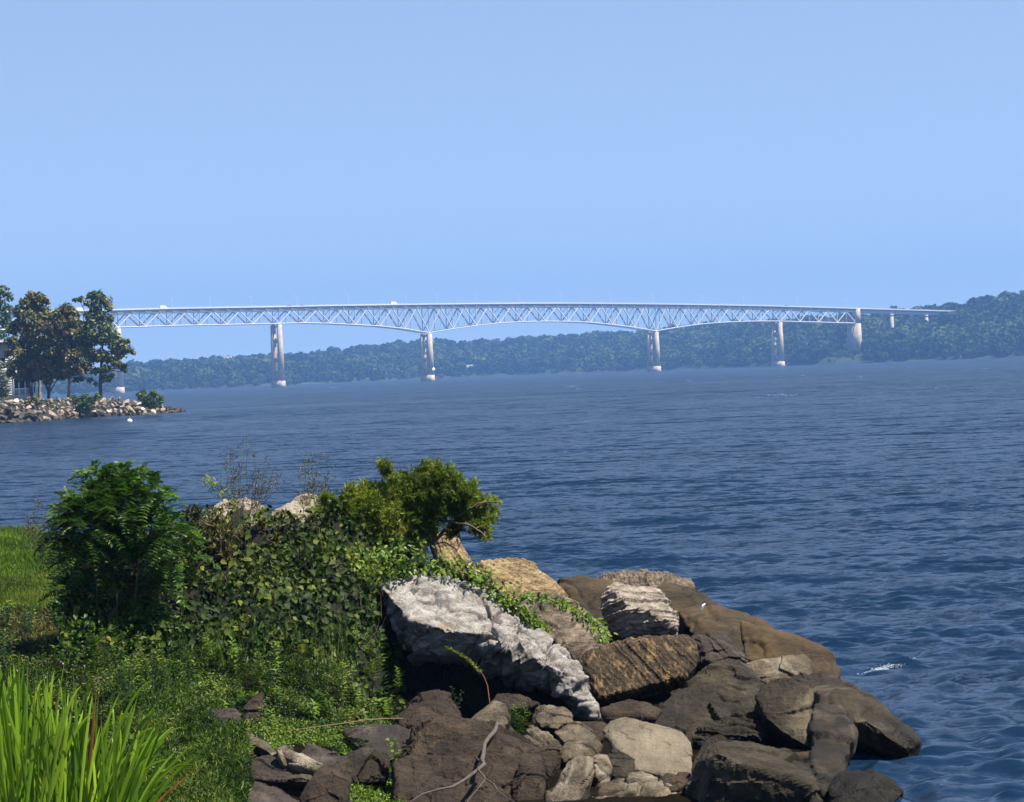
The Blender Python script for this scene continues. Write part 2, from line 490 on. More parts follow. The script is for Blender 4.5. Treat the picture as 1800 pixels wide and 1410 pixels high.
def crown_mesh(name, mat, seed, n=260, flat=0.8):
    """a broadleaf crown seen from far: many leaf-clump faces through an uneven volume"""
    r = np.random.default_rng(seed)
    k = 9
    C = np.concatenate([[[0, 0, 0.0]], unit(r.normal(size=(k, 3))) * 0.55]) * np.array([1, 1, flat])
    R = np.concatenate([[0.72], 0.3 + 0.2 * r.random(k)])
    idx = r.integers(0, k + 1, n)
    d = unit(r.normal(size=(n, 3)) + np.array([0, 0, 0.35]))
    Pp = C[idx] + d * R[idx][:, None]
    nn = unit(d + 0.5 * r.normal(size=(n, 3)))
    ax = unit(np.cross(nn, r.normal(size=(n, 3))))
    V, F, T = strips(Pp - ax * 0.14, ax, nn, 0.3, 0.15, [(0, .5), (.5, 1), (1, .4)], bend=0.2, tint=r.random(n))
    return mesh_np(name, V, F, mat, attrs={'tint': T})

def instancer(name, pts, template, scales, rots, label, kind='stuff', cat='forest', parent=None):
    me = bpy.data.meshes.new(name)
    me.from_pydata([tuple(p) for p in pts], [], [])
    for k, v in (('sc', scales), ('rz', rots)):
        a = me.attributes.new(k, 'FLOAT', 'POINT'); a.data.foreach_set('value', np.asarray(v, np.float32))
    o = link(name, me, kind=kind, label=label, cat=cat, parent=parent)
    ng = bpy.data.node_groups.new('scatter', 'GeometryNodeTree')
    ng.interface.new_socket('Geometry', in_out='INPUT', socket_type='NodeSocketGeometry')
    ng.interface.new_socket('Geometry', in_out='OUTPUT', socket_type='NodeSocketGeometry')
    gi = ng.nodes.new('NodeGroupInput'); go = ng.nodes.new('NodeGroupOutput')
    ip = ng.nodes.new('GeometryNodeInstanceOnPoints'); oi = ng.nodes.new('GeometryNodeObjectInfo')
    oi.inputs['Object'].default_value = template; oi.inputs['As Instance'].default_value = True
    a1 = ng.nodes.new('GeometryNodeInputNamedAttribute'); a1.data_type = 'FLOAT'; a1.inputs[0].default_value = 'sc'
    a2 = ng.nodes.new('GeometryNodeInputNamedAttribute'); a2.data_type = 'FLOAT'; a2.inputs[0].default_value = 'rz'
    cx = ng.nodes.new('ShaderNodeCombineXYZ')
    L = ng.links
    L.new(gi.outputs[0], ip.inputs['Points']); L.new(oi.outputs['Geometry'], ip.inputs['Instance'])
    L.new(a1.outputs['Attribute'], ip.inputs['Scale']); L.new(a2.outputs['Attribute'], cx.inputs[2])
    L.new(cx.outputs[0], ip.inputs['Rotation']); L.new(ip.outputs[0], go.inputs[0])
    md = o.modifiers.new('scatter', 'NODES'); md.node_group = ng
    return o

def build_forest():
    mf = mat_leaf('far_foliage', [(0, (0.004, 0.012, 0.003)), (0.35, (0.011, 0.028, 0.006)), (0.7, (0.027, 0.052, 0.009)), (1, (0.065, 0.09, 0.018))], transl=0.15, rnd=True, rough=0.7, patch=0.009)
    n = 15000
    px = RNG.uniform(-500, 2300, n); t = RNG.random(n) ** 1.05 * 1.12 + 0.02
    keep = np.ones(n, bool)
    keep &= ~((px > 840) & (px < 905) & (t > 0.24) & (t < 0.42))    # the clearing
    keep &= ~((px > 575) & (px < 612) & (t > 0.28) & (t < 0.37))
    near_pier = (px > 1450) & (px < 1528) & (t < 0.46)
    keep &= ~(near_pier & (RNG.random(n) < 0.75))
    px, t, near_pier = px[keep], t[keep], near_pier[keep]
    Y = lerp_tab(px, SHORE) + t * lerp_tab(px, RUN)
    Z, tt = hill_z(px, Y)
    s = (3.6 + 7.0 * RNG.random(len(px)) ** 2.0) * np.where(near_pier, 0.32, 1) * np.where(t < 0.06, 0.55, 1) * np.where(RNG.random(len(px)) < 0.06, 1.25, 1)
    X = (px - 900) / FPX * Y
    pts = np.stack([X, Y, Z + s * 0.62 + 1.0], 1)
    # the clump of trees on the hill brow that the road runs in behind
    ex = []
    for k in range(70):
        x = RNG.uniform(1660, 1745); yd = 2790 + (x - 1660) * 1.1 + RNG.uniform(-45, 20); top = lerp_tab(x, [(1660, 545.5), (1668, 543), (1700, 539), (1745, 531)]) + RNG.uniform(0, 9)
        r_ = RNG.uniform(3.5, 6.5); zc = CAM_Z + (horizon(x) - top) * yd / FPX - r_
        ex.append(((x - 900) / FPX * yd, yd, zc, r_))
    ex = np.array(ex); pts = np.concatenate([pts, ex[:, :3]]); s = np.concatenate([s, ex[:, 3]])
    for k in range(4):
        tmp = bpy.data.objects.new('crown_template', crown_mesh('crown', mf, 100 + k, 230))
        m = (np.arange(len(pts)) % 4) == k
        instancer('forest', pts[m], tmp, s[m], RNG.random(m.sum()) * 6.28, 'hazy green woods covering the low hills on the far shore')
build_forest()

# ================================================================== THE BRIDGE
B0 = np.array([-184.96, 2374.48, 0.0]); BA = math.radians(37.377); UNIT = 24.4
BDIR = np.array([math.cos(BA), math.sin(BA), 0]); BNRM = np.array([math.sin(BA), -math.cos(BA), 0])   # towards the camera
HALF = 4.7
def t_of_x(x, y=545):
    u = ((x - 900) * RC - (y - 705) * RS) / FPX
    return (u * B0[1] - B0[0]) / (UNIT * (BDIR[0] - u * BDIR[1]))
def bp(t, z, off=0.0):
    return B0 + BDIR * UNIT * t + BNRM * off + np.array([0, 0, z])
def deck_z(t):
    """height of the roadway from its line in the photograph"""
    x, _ = proj(bp(t, 60))
    y = lerp_tab(x, [(-200, 552), (100, 548.5), (205, 546), (300, 543.5), (487, 540.5), (600, 538), (751, 536), (900, 534.6), (1000, 534.3), (1141, 535.5), (1250, 537), (1366, 539.5), (1500, 543.5), (1662, 548), (1800, 552)])
    d = B0[1] + BDIR[1] * UNIT * t
    return float(CAM_Z + (horizon(x) - y) * d / FPX / 1.0)
DEPTH = [(-14, 13), (-12, 13), (-6, 13), (0, 13), (1, 13), (2, 14), (3, 15.5), (4, 17), (5, 19.5), (6, 23.2), (7, 20.2), (8, 17.8), (9, 16), (10, 15.2), (11, 14.9), (12, 15.2), (13, 16), (14, 17.8), (15, 20.2), (16, 23.2),
         (17, 20.0), (18, 17.2), (19, 15.4), (20, 14.2), (21, 13.4), (22, 13.2), (30, 13.2)]
T_END = t_of_x(1497)

def cube_mesh(name, mat):
    V = np.array([[x, y, z] for x in (-.5, .5) for y in (-.5, .5) for z in (-.5, .5)])
    F = [[0, 1, 3, 2], [4, 6, 7, 5], [0, 4, 5, 1], [2, 3, 7, 6], [0, 2, 6, 4], [1, 5, 7, 3]]
    return mesh_np(name, V, F, mat)

def beam(name, mesh, p, q, w, h, parent, side=None, ext=0.0):
    p, q = np.asarray(p, float), np.asarray(q, float)
    d = q - p; L = np.linalg.norm(d); d = d / L
    s = side if side is not None else np.cross(d, [0, 0, 1.0])
    s = np.asarray(s, float) - d * np.dot(s, d); s /= np.linalg.norm(s)
    u = np.cross(d, s)
    c = (p + q) / 2
    M = Matrix(((d[0] * (L + ext), s[0] * w, u[0] * h, c[0]), (d[1] * (L + ext), s[1] * w, u[1] * h, c[1]), (d[2] * (L + ext), s[2] * w, u[2] * h, c[2]), (0, 0, 0, 1)))
    o = link(name, mesh, parent)
    o.matrix_world = M if parent is None else parent.matrix_world.inverted() @ M
    if parent is not None:
        o.matrix_parent_inverse = Matrix.Identity(4)
        o.matrix_basis = parent.matrix_basis.inverted() @ M
    return o

def tapered(name, mat, base, top, wb, db, wt, dt, parent, a=BDIR, n=BNRM, rings=1):
    """a tapered shaft: w along a, d along n"""
    V = []
    for c, w, d in ((base, wb, db), (top, wt, dt)):
        for sx, sy in ((-1, -1), (1, -1), (1, 1), (-1, 1)):
            V.append(np.asarray(c) + a * sx * w / 2 + n * sy * d / 2)
    F = [[0, 1, 5, 4], [1, 2, 6, 5], [2, 3, 7, 6], [3, 0, 4, 7], [4, 5, 6, 7], [3, 2, 1, 0]]
    V = np.array(V)
    return link(name, mesh_np(name, V, F, mat), parent)

def build_bridge():
    steel = mat_plain('pale_blue_steel', (0.44, 0.47, 0.53), rough=0.5, var=0.08, scale=0.4)
    conc = mat_plain('pier_concrete', (0.36, 0.315, 0.25), rough=0.9, var=0.2, scale=0.25, bump=0.2)
    conc2 = mat_plain('footing_concrete', (0.38, 0.34, 0.29), rough=0.9, var=0.15, scale=0.3)
    road = mat_plain('road_surface', (0.22,0.22,0.23), rough=0.9)
    br = link('truss_bridge', None, label='long pale blue steel truss bridge on tall concrete piers crossing the river', cat='bridge')
    br.empty_display_size = 5
    cs = cube_mesh('beam', steel); cr = cube_mesh('slab', road)
    br.location = (0, 0, 0)
    def top(t, off): return bp(t, deck_z(t) - 2.6, off)
    def bot(t, off): return bp(t, deck_z(t) - lerp_tab(t, DEPTH), off)
    spans = [(-12.0, -6.0, 6), (-6.0, 0.0, 6), (0.0, 6.0, 6), (6.0, 16.0, 10), (16.0, 22.0, 6), (22.06, T_END, 4)]
    for a, b_, n in spans:
        ts = np.linspace(a, b_, 2 * n + 1)
        for i in range(2 * n):
            for off in (HALF, -HALF):
                t0, t1 = ts[i], ts[i + 1]
                beam('top_chord', cs, top(t0, off), top(t1, off), 0.8, 1.1, br, ext=0.0)
                p, q = (bot(t0, off), top(t1, off)) if i % 2 == 0 else (top(t0, off), bot(t1, off))
                beam('truss_diagonal', cs, p, q, 0.7, 0.8, br, side=BNRM)
                if i % 2 == 0:
                    beam('bottom_chord', cs, bot(ts[i], off), bot(ts[i + 2], off), 0.75, 0.9, br)
        for i, t in enumerate(ts):
            if i % 2 == 0: continue
            for off in (HALF, -HALF):
                beam('truss_hanger', cs, top(t, off), bp(t, (bot(t - (ts[1] - ts[0]), 0)[2] + bot(t + (ts[1] - ts[0]), 0)[2]) / 2, off), 0.3, 0.3, br, side=BNRM)
        for i, t in enumerate(ts):
            if i % 2 == 0 :
                for off in (HALF, -HALF):
                    beam('truss_post', cs, top(t, off), bot(t, off), 0.55, 0.5, br, side=BNRM)
                if 0 < i < 2 * n:
                    beam('cross_strut', cs, bot(t, HALF), bot(t, -HALF), 0.4, 0.4, br)
                beam('sway_brace', cs, top(t, HALF), bp(t, top(t, 0)[2] * 0.55 + bot(t, 0)[2] * 0.45, -HALF), 0.3, 0.3, br)
        for t in ts[:-1]:
            beam('floor_beam', cs, bp(t, deck_z(t) - 1.9, 6.1), bp(t, deck_z(t) - 1.9, -6.1), 0.5, 1.0, br)
    # roadway with its girders and railings, in lengths
    tl = np.arange(-12, 32.01, 2.0)
    tend = t_of_x(1690)
    tl = np.append(tl[tl < tend - 1], tend)
    for t0, t1 in zip(tl[:-1], tl[1:]):
        z0, z1 = deck_z(t0), deck_z(t1)
        beam('deck', cr, bp(t0, z0 - 0.35), bp(t1, z1 - 0.35), 12.0, 0.7, br)
        for s in (1, -1):
            beam('kerb', cs, bp(t0, z0 + 0.15, s * 5.9), bp(t1, z1 + 0.15, s * 5.9), 0.35, 0.85, br)
            beam('railing', cs, bp(t0, z0 + 1.0, s * 5.9), bp(t1, z1 + 1.0, s * 5.9), 0.2, 0.25, br)
            beam('stringer', cs, bp(t0, z0 - 1.1, s * 3.4), bp(t1, z1 - 1.1, s * 3.4), 0.3, 0.9, br)
            if t0 > T_END - 1.0:
                beam('girder', cs, bp(max(t0, T_END + .35), z0 - 2.4, s * 4.2), bp(t1, z1 - 2.4, s * 4.2), 0.5, 2.8, br)
    # piers in the water
    for t in (-12, -6, 0, 6, 16, 22):
        zt = deck_z(t) - lerp_tab(t, DEPTH) - 0.9
        c = bp(t, 0)
        tall = 1.0
        pier = tapered('pier', conc2, c + [0, 0, -2.2], c + [0, 0, 4.6], 4.9, 13.6, 4.7, 13.2, br)
        for s in (1, -1):
            tapered('column', conc, c + BNRM * s * 5.0 + [0, 0, 4.6], bp(t, zt, s * 4.7), 4.0, 3.5, 3.0, 2.9, pier)
        for f in (0.36, 0.70):
            z = 5.2 + (zt - 5.2) * f
            tapered('crossbeam', conc, bp(t, z - 1.6), bp(t, z + 1.6), 2.6, 9.0, 2.6, 9.0, pier)
        tapered('web_wall', conc, bp(t, 4.6), bp(t, zt * 0.25), 1.3, 8.5, 1.2, 8.4, pier)
        tapered('pier_cap', conc, bp(t, zt - 2.2), bp(t, zt + 0.05), 3.1, 9.0, 3.1, 9.0, pier)
        for s in (1, -1):
            tapered('bearing', steel, bp(t, zt, s * 4.7), bp(t, zt + 0.75, s * 4.7), 1.4, 1.2, 1.0, 1.0, pier)
    # the diamond shaped channel sign on the second water pier
    sg = cube_mesh('sign_plate', mat_plain('sign_white', (0.8, 0.8, 0.8), rough=0.5, var=0.02))
    c = bp(6, 9.3, 8.1) + BDIR * 0.4
    dd = unit(BDIR + np.array([0, 0, 1.0])); d2 = unit(-BDIR + np.array([0, 0, 1.0]))
    o = link('diamond_sign', sg, br); e = 2.3
    o.matrix_basis = Matrix(((dd[0] * e, BNRM[0] * .2, d2[0] * e, c[0]), (dd[1] * e, BNRM[1] * .2, d2[1] * e, c[1]), (dd[2] * e, BNRM[2] * .2, d2[2] * e, c[2]), (0, 0, 0, 1)))
    # the broad anchor pier on the right shore, full width, rising to the deck
    te = T_END + 0.09
    pier = tapered('anchor_pier', conc, bp(te, 6), bp(te, deck_z(te) - 13.4), 6.0, 14.6, 5.0, 13.4, br)
    tapered('pier_column', conc, bp(te, deck_z(te) - 13.4, 5.2), bp(te, deck_z(te) + 0.6, 5.2), 4.99, 3.0, 4.6, 2.6, pier)
    tapered('pier_column', conc, bp(te, deck_z(te) - 13.4, -5.2), bp(te, deck_z(te) + 0.6, -5.2), 4.99, 3.0, 4.6, 2.6, pier)
    for x, zb in ((1561, 34), (1622, 38)):
        t = t_of_x(x, 560)
        z = deck_z(t) - 3.9
        pier = tapered('approach_pier', conc, bp(t, z - 2.2), bp(t, z), 2.4, 12.0, 2.4, 12.4, br)
        for s in (1, -1):
            tapered('column', conc, bp(t, 15, s * 4.7), bp(t, z - 2.2, s * 4.7), 3.2, 3.2, 2.5, 2.5, pier)
    # lamp posts along the kerb
    lm = mat_plain('lamp_grey', (0.5, 0.52, 0.55), rough=0.5, var=0.03)
    for k, x in enumerate((297, 363, 436, 516, 606, 707, 763, 830, 905, 980, 1067, 1140, 1228, 1300, 1395, 1480)):
        t = t_of_x(x); z = deck_z(t)
        base = bp(t, z, 5.75)
        pts = [(0, 0, 0), (0, 0, 8.0), tuple(-BNRM * 0.7 + np.array([0, 0, 8.6])), tuple(-BNRM * 2.2 + np.array([0, 0, 8.8]))]
        V, F, T = tubes([(pts, [0.14, 0.10, 0.08, 0.07])], 5)
        if k == 0: pole = mesh_np('lamp_pole', V, F, lm); head = cube_mesh('lamp_head', lm)
        o = link('street_lamp', None, loc=base, label='tall thin street lamp at the kerb of the bridge roadway', cat='street lamp', group='street lamps along the bridge roadway')
        link('pole', pole, o)
        h = link('lamp_head', head, o); h.location = tuple(-BNRM * 2.5 + np.array([0, 0, 8.75])); h.scale = (0.9, 0.5, 0.25)
    # vehicles
    white = mat_plain('white_vehicle_paint', (0.8, 0.8, 0.8), rough=0.35, var=0.02)
    redp = mat_plain('red_vehicle_paint', (0.45, 0.05, 0.04), rough=0.35, var=0.02)
    darkp = mat_plain('dark_vehicle_paint', (0.06, 0.07, 0.09), rough=0.35, var=0.02)
    glass = mat_plain('vehicle_glass', (0.03, 0.04, 0.05), rough=0.1, var=0.02, spec=0.5)
    tyre = mat_plain('tyre_rubber', (0.02, 0.02, 0.02), rough=0.8, var=0.1)
    def prof_mesh(name, prof, w, mat):
        n = len(prof)
        V = [(x, -w / 2, z) for x, z in prof] + [(x, w / 2, z) for x, z in prof]
        bm = bmesh.new(); vs = [bm.verts.new(v) for v in V]
        bm.faces.new(vs[:n]); bm.faces.new(vs[n:][::-1])
        for i in range(n):
            j = (i + 1) % n; bm.faces.new((vs[i], vs[i + n], vs[j + n], vs[j]))
        bmesh.ops.recalc_face_normals(bm, faces=bm.faces)
        bmesh.ops.bevel(bm, geom=bm.edges[:], offset=0.05, segments=1, affect='EDGES')
        me = bpy.data.meshes.new(name); bm.to_mesh(me); bm.free(); me.materials.append(mat); return me
    bmw = bmesh.new(); bmesh.ops.create_cone(bmw, cap_ends=True, segments=14, radius1=.38, radius2=.38, depth=.28)
    bmesh.ops.rotate(bmw, verts=bmw.verts, matrix=Matrix.Rotation(math.pi / 2, 3, 'X'))
    wheel = bpy.data.meshes.new('wheel'); bmw.to_mesh(wheel); bmw.free(); wheel.materials.append(tyre)
    yaw = BA
    def vehicle(x, off, label, cat, name, kind, paint):
        t = t_of_x(x); o = link(name, None, loc=bp(t, deck_z(t) + 0.01, off), label=label, cat=cat)
        slope = (deck_z(t + .1) - deck_z(t - .1)) / (UNIT * .2)
        o.rotation_euler = (0, -math.atan(slope), yaw)
        if kind == 'truck':
            link('cargo_box', prof_mesh('cargo_box', [(-4.2, .9), (2.0, .9), (2.0, 3.7), (-4.2, 3.7)], 2.5, paint), o)
            link('cab', prof_mesh('cab', [(2.1, .6), (4.4, .6), (4.4, 1.5), (3.7, 2.6), (2.1, 2.7)], 2.3, paint), o)
            link('windscreen', prof_mesh('windscreen', [(3.8, 1.62), (4.38, 1.62), (3.8, 2.5)], 2.1, glass), o)
            xs = (-3.0, 3.3); sc = 1.25; o.scale = (.72, .8, .72)
        else:
            link('body', prof_mesh('car_body', [(-2.2, .35), (2.2, .35), (2.25, .8), (1.2, .95), (-1.7, 1.0), (-2.2, .95)], 1.8, paint), o)
            link('cabin', prof_mesh('cabin', [(-1.7, .96), (1.1, .93), (.4, 1.5), (-1.2, 1.52)], 1.6, glass), o)
            link('roof', prof_mesh('roof', [(-1.15, 1.5), (.38, 1.48), (.3, 1.58), (-1.1, 1.6)], 1.55, paint), o)
            xs = (-1.4, 1.4); sc = 0.9
        for wx in xs:
            for s in (1, -1):
                w = link('wheel', wheel, o); w.location = (wx, s * (0.95 if kind == 'truck' else .8), .38 * sc); w.scale = (sc,) * 3
    vehicle(688, 3.5, 'white box truck driving on the bridge deck, left of the second tall water pier', 'truck', 'box_truck', 'truck', white)
    vehicle(283, 3.5, 'white box truck near the left end of the bridge, beside the trees', 'truck', 'box_truck', 'truck', white)
    vehicle(136, 3.5, 'white truck on the bridge seen through a gap between the point trees', 'truck', 'box_truck', 'truck', white)
    vehicle(505, 3.5, 'small red car on the bridge just right of the first tall pier', 'car', 'car', 'car', redp)
    vehicle(528, 3.0, 'red car on the bridge following another, further right of the first pier', 'car', 'car', 'car', redp)
    vehicle(1378, 3.5, 'dark car on the bridge deck near the right-hand water pier', 'car', 'car', 'car', darkp)
    vehicle(1624, 3.5, 'dark car on the bridge approach near the wooded hill', 'car', 'car', 'car', darkp)
build_bridge()

# ------------------------------------------------------------------ far shore houses
def build_houses():
    wall = mat_plain('far_white_wall', (0.7, 0.68, 0.63), var=0.05); wall2 = mat_plain('far_tan_wall', (0.5, 0.42, 0.34), var=0.1)
    roofm = mat_plain('far_grey_roof', (0.22, 0.2, 0.2), var=0.1); win = mat_plain('far_window_glass', (0.03, 0.04, 0.05), rough=0.2, var=0.1)
    door = mat_plain('far_door_paint', (0.12, 0.06, 0.04), var=0.1)
    cube_w = cube_mesh('window', win); cube_d = cube_mesh('door', door)
    specs = [(402, 633, 0.95, 11, 6, 5.5, wall, 'white house at the hilltop skyline left of the first tall bridge pier'),
             (824, 650, 0.10, 12, 8, 5, wall2, 'tan house by the far water just right of the second tall pier'),
             (841, 650, 0.12, 9, 7, 5.5, wall, 'white gabled house by the far water, right of a tan one'),
             (607, 654, 0.30, 16, 8, 5, wall2, 'long tan house in a clearing between two tall piers')]
    for px, py, t, w, d, h, m, lab in specs:
        Y = float(lerp_tab(px, SHORE) + t * lerp_tab(px, RUN)); z, _ = hill_z(np.array([float(px)]), np.array([Y])); z = float(z[0])
        zz = CAM_Z + (horizon(px) - py) * Y / FPX       # picture height
        z = max(z, zz - h * .6)
        o = link('house', None, loc=((px - 900) / FPX * Y, Y, z), label=lab, cat='house'); o.rotation_euler = (0, 0, RNG.uniform(-.4, .4))
        V = np.array([[x, y, zc] for zc in (-4, h) for x, y in ((-w / 2, -d / 2), (w / 2, -d / 2), (w / 2, d / 2), (-w / 2, d / 2))] + [[-w / 2, 0, h + d * .35], [w / 2, 0, h + d * .35]])
        link('wall', mesh_np('house_wall', V, [np.array([[0, 1, 5, 4], [1, 2, 6, 5], [2, 3, 7, 6], [3, 0, 4, 7]]), np.array([[4, 8, 7], [5, 6, 9]])], m), o)
        e = .5; R = []
        for s in (-1, 1):
            k = len(R)
            a = np.array([[-w / 2 - e, s * (d / 2 + e), h - e * .7], [w / 2 + e, s * (d / 2 + e), h - e * .7], [w / 2 + e, 0, h + d * .35 + .05], [-w / 2 - e, 0, h + d * .35 + .05]])
            R += [list(a) + list(a + [0, 0, .3])]
        V = np.array(R).reshape(-1, 3); F = [[0, 1, 2, 3], [4, 7, 6, 5], [0, 4, 5, 1], [1, 5, 6, 2], [2, 6, 7, 3], [3, 7, 4, 0]]
        F = np.array(F + [[i + 8 for i in f] for f in F])
        link('roof', mesh_np('house_roof', V, F, roofm), o)
        for i in range(4):
            wd = link('window', cube_w, o); wd.location = (-w * .36 + i * w * .24, -d / 2, h * .6); wd.scale = (w * .08, .15, 1.3)
        dr = link('door', cube_d, o); dr.location = (w * .12 - w * .12, -d / 2, 1.05); dr.scale = (1.0, .18, 2.1)
    Y = float(lerp_tab(880, SHORE) + .36 * lerp_tab(880, RUN))
    # retaining wall / road edge across the clearing
    p0 = ((852 - 900) / FPX * Y, Y, CAM_Z + (horizon(852) - 630.5) * Y / FPX); p1 = ((912 - 900) / FPX * (Y + 20), Y + 20, CAM_Z + (horizon(912) - 628) * (Y + 20) / FPX)
    o = beam('retaining_wall', cube_mesh('wall_run', wall), p0, p1, 2.0, 2.2, None)
    o['label'] = 'long pale retaining wall across the clearing on the far hillside'; o['category'] = 'wall'
build_houses()

# ------------------------------------------------------------------ haze
def build_haze():
    me = bpy.data.meshes.new('haze')
    x0, x1, y0, y1, z0, z1 = -5200, 5200, -60, 5600, -3.6, 175
    V = [[x, y, z] for x in (x0, x1) for y in (y0, y1) for z in (z0, z1)]
    F = [[0, 1, 3, 2], [4, 6, 7, 5], [0, 4, 5, 1], [2, 3, 7, 6], [0, 2, 6, 4], [1, 5, 7, 3]]
    me = mesh_np('haze', V, F, None)
    m = bpy.data.materials.new('haze_air'); m.use_nodes = True; t = m.node_tree
    t.nodes.remove(t.nodes['Principled BSDF'])
    v = t.nodes.new('ShaderNodeVolumePrincipled'); v.inputs['Color'].default_value = HAZE_COL + (1,)
    v.inputs['Density'].default_value = HAZE_D; v.inputs['Anisotropy'].default_value = 0.0
    t.links.new(v.outputs[0], t.nodes['Material Output'].inputs['Volume'])
    me.materials.append(m)
    link('haze', me, kind='stuff', label='pale blue summer haze over the river', cat='haze')
HAZE_COL = (0.17, 0.38, 0.84); HAZE_D = 0.000155
if not globals().get('NOHAZE'): build_haze()

# ================================================================== THE WOODED POINT ON THE LEFT
def isl(px, py, Y=None):
    """a point of the wooded point from its pixel, Y metres out"""
    return P(px, py, Y)

ROCKTEX = {}
def chunk_mesh(name, mat, seed, rough=0.07, vox=None, cuts=10, sub=3):
    """an angular broken stone of unit size"""
    r = np.random.default_rng(seed)
    bm = bmesh.new()
    bmesh.ops.create_icosphere(bm, subdivisions=sub, radius=1)
    V = np.array([v.co[:] for v in bm.verts])
    for k in range(cuts):
        n = unit(r.normal(size=3)); d = 0.28 + 0.36 * r.random()
        s = V @ n; V = np.where((s > d)[:, None], V - (s - d)[:, None] * n, V)
    V *= np.array([1.0, 0.75, 0.62]) * (0.85 + 0.3 * r.random(3))
    V += unit(V) * rough * fbm(V * 2.2, 3, seed)[:, None]
    for v, c in zip(bm.verts, V): v.co = c
    me = bpy.data.meshes.new(name); bm.to_mesh(me); bm.free(); me.materials.append(mat)
    return me

def limb(p, q, r0, r1, wob=0.06, n=6):
    p, q = np.asarray(p, float), np.asarray(q, float); L = np.linalg.norm(q - p)
    t = np.linspace(0, 1, n)[:, None]
    pts = p + (q - p) * t + RNG.normal(size=(n, 3)) * L * wob * np.sin(t * math.pi)
    return pts, np.linspace(r0, r1, n)

def build_tree(name, label, base, blobs, leafmat, barkmat, trunks, Y, leaf=0.42, dens=1.0, cat='tree', group=None):
    """base pixel, blobs = (px,py,r px[,dY]) of foliage, trunks = list of pixel polylines"""
    S = Y / FPX
    b = P(base[0], base[1], Y)
    o = link(name, None, loc=b, label=label, cat=cat, group=group)
    paths = []
    for tr in trunks:
        pts = np.array([P(x, y, Y + (dy if len(e) > 3 else 0)) for e in tr for x, y, dy in [(e[0], e[1], e[3] if len(e) > 3 else 0)]]) - b
        rad = np.array([e[2] for e in tr]) * S
        tt = np.linspace(0, len(pts) - 1, 4 * len(pts))
        pp = np.stack([np.interp(tt, np.arange(len(pts)), pts[:, k]) for k in range(3)], 1) + RNG.normal(size=(len(tt), 3)) * 0.03
        paths.append((pp, np.interp(tt, np.arange(len(pts)), rad)))
    tips = []
    Cs = []
    for bl in blobs:
        x, y, r = bl[:3]; dy = bl[3] if len(bl) > 3 else RNG.uniform(-1, 1) * r * S * 0.8
        Cs.append((P(x, y, Y + dy) - b, r * S))
    allp = np.concatenate([p[0] for p in paths])
    for c, r in Cs:     # a limb from the nearest lower trunk point into every clump
        d = np.linalg.norm(allp - c, axis=1) + 1.5 * np.maximum(0, allp[:, 2] - c[2] + r * .3)
        s = allp[np.argmin(d)]
        paths.append(limb(s, c, 0.09 + 0.03 * r, 0.03))
        for k in range(3): paths.append(limb(c, c + rnd_dirs(1)[0] * r * .8, 0.04, 0.015, n=4))
    V, F, T = tubes(paths, 6)
    link('trunk', mesh_np('trunk', V, F, barkmat), o)
    parts = []
    for c, r in Cs:
        n = int(dens * 34 * (r / leaf) ** 2 * 0.42) + 20
        d = rnd_dirs(n, 0.15); u = RNG.random(n) ** 0.42
        lump = 1 + 0.22 * vnoise(d * 2.6 + c * 3, 3)
        p = c + d * (r * u * lump)[:, None] * np.array([1.08, 1.0, 0.9])
        nn = unit(d + np.array([0, 0, .55]) + 0.7 * RNG.normal(size=(n, 3)))
        ax = unit(np.cross(nn, RNG.normal(size=(n, 3))))
        sz = leaf * RNG.uniform(.6, 1.25, n)
        parts.append(strips(p - ax * sz[:, None] / 2, ax, nn, sz, sz * .42, [(0, .25), (.45, 1), (1, .15)], bend=.22, tint=RNG.random(n)))
    V, F, T = join_parts(parts)
    link('crown', mesh_np('crown', V, F, leafmat, attrs={'tint': T}), o)
    return o

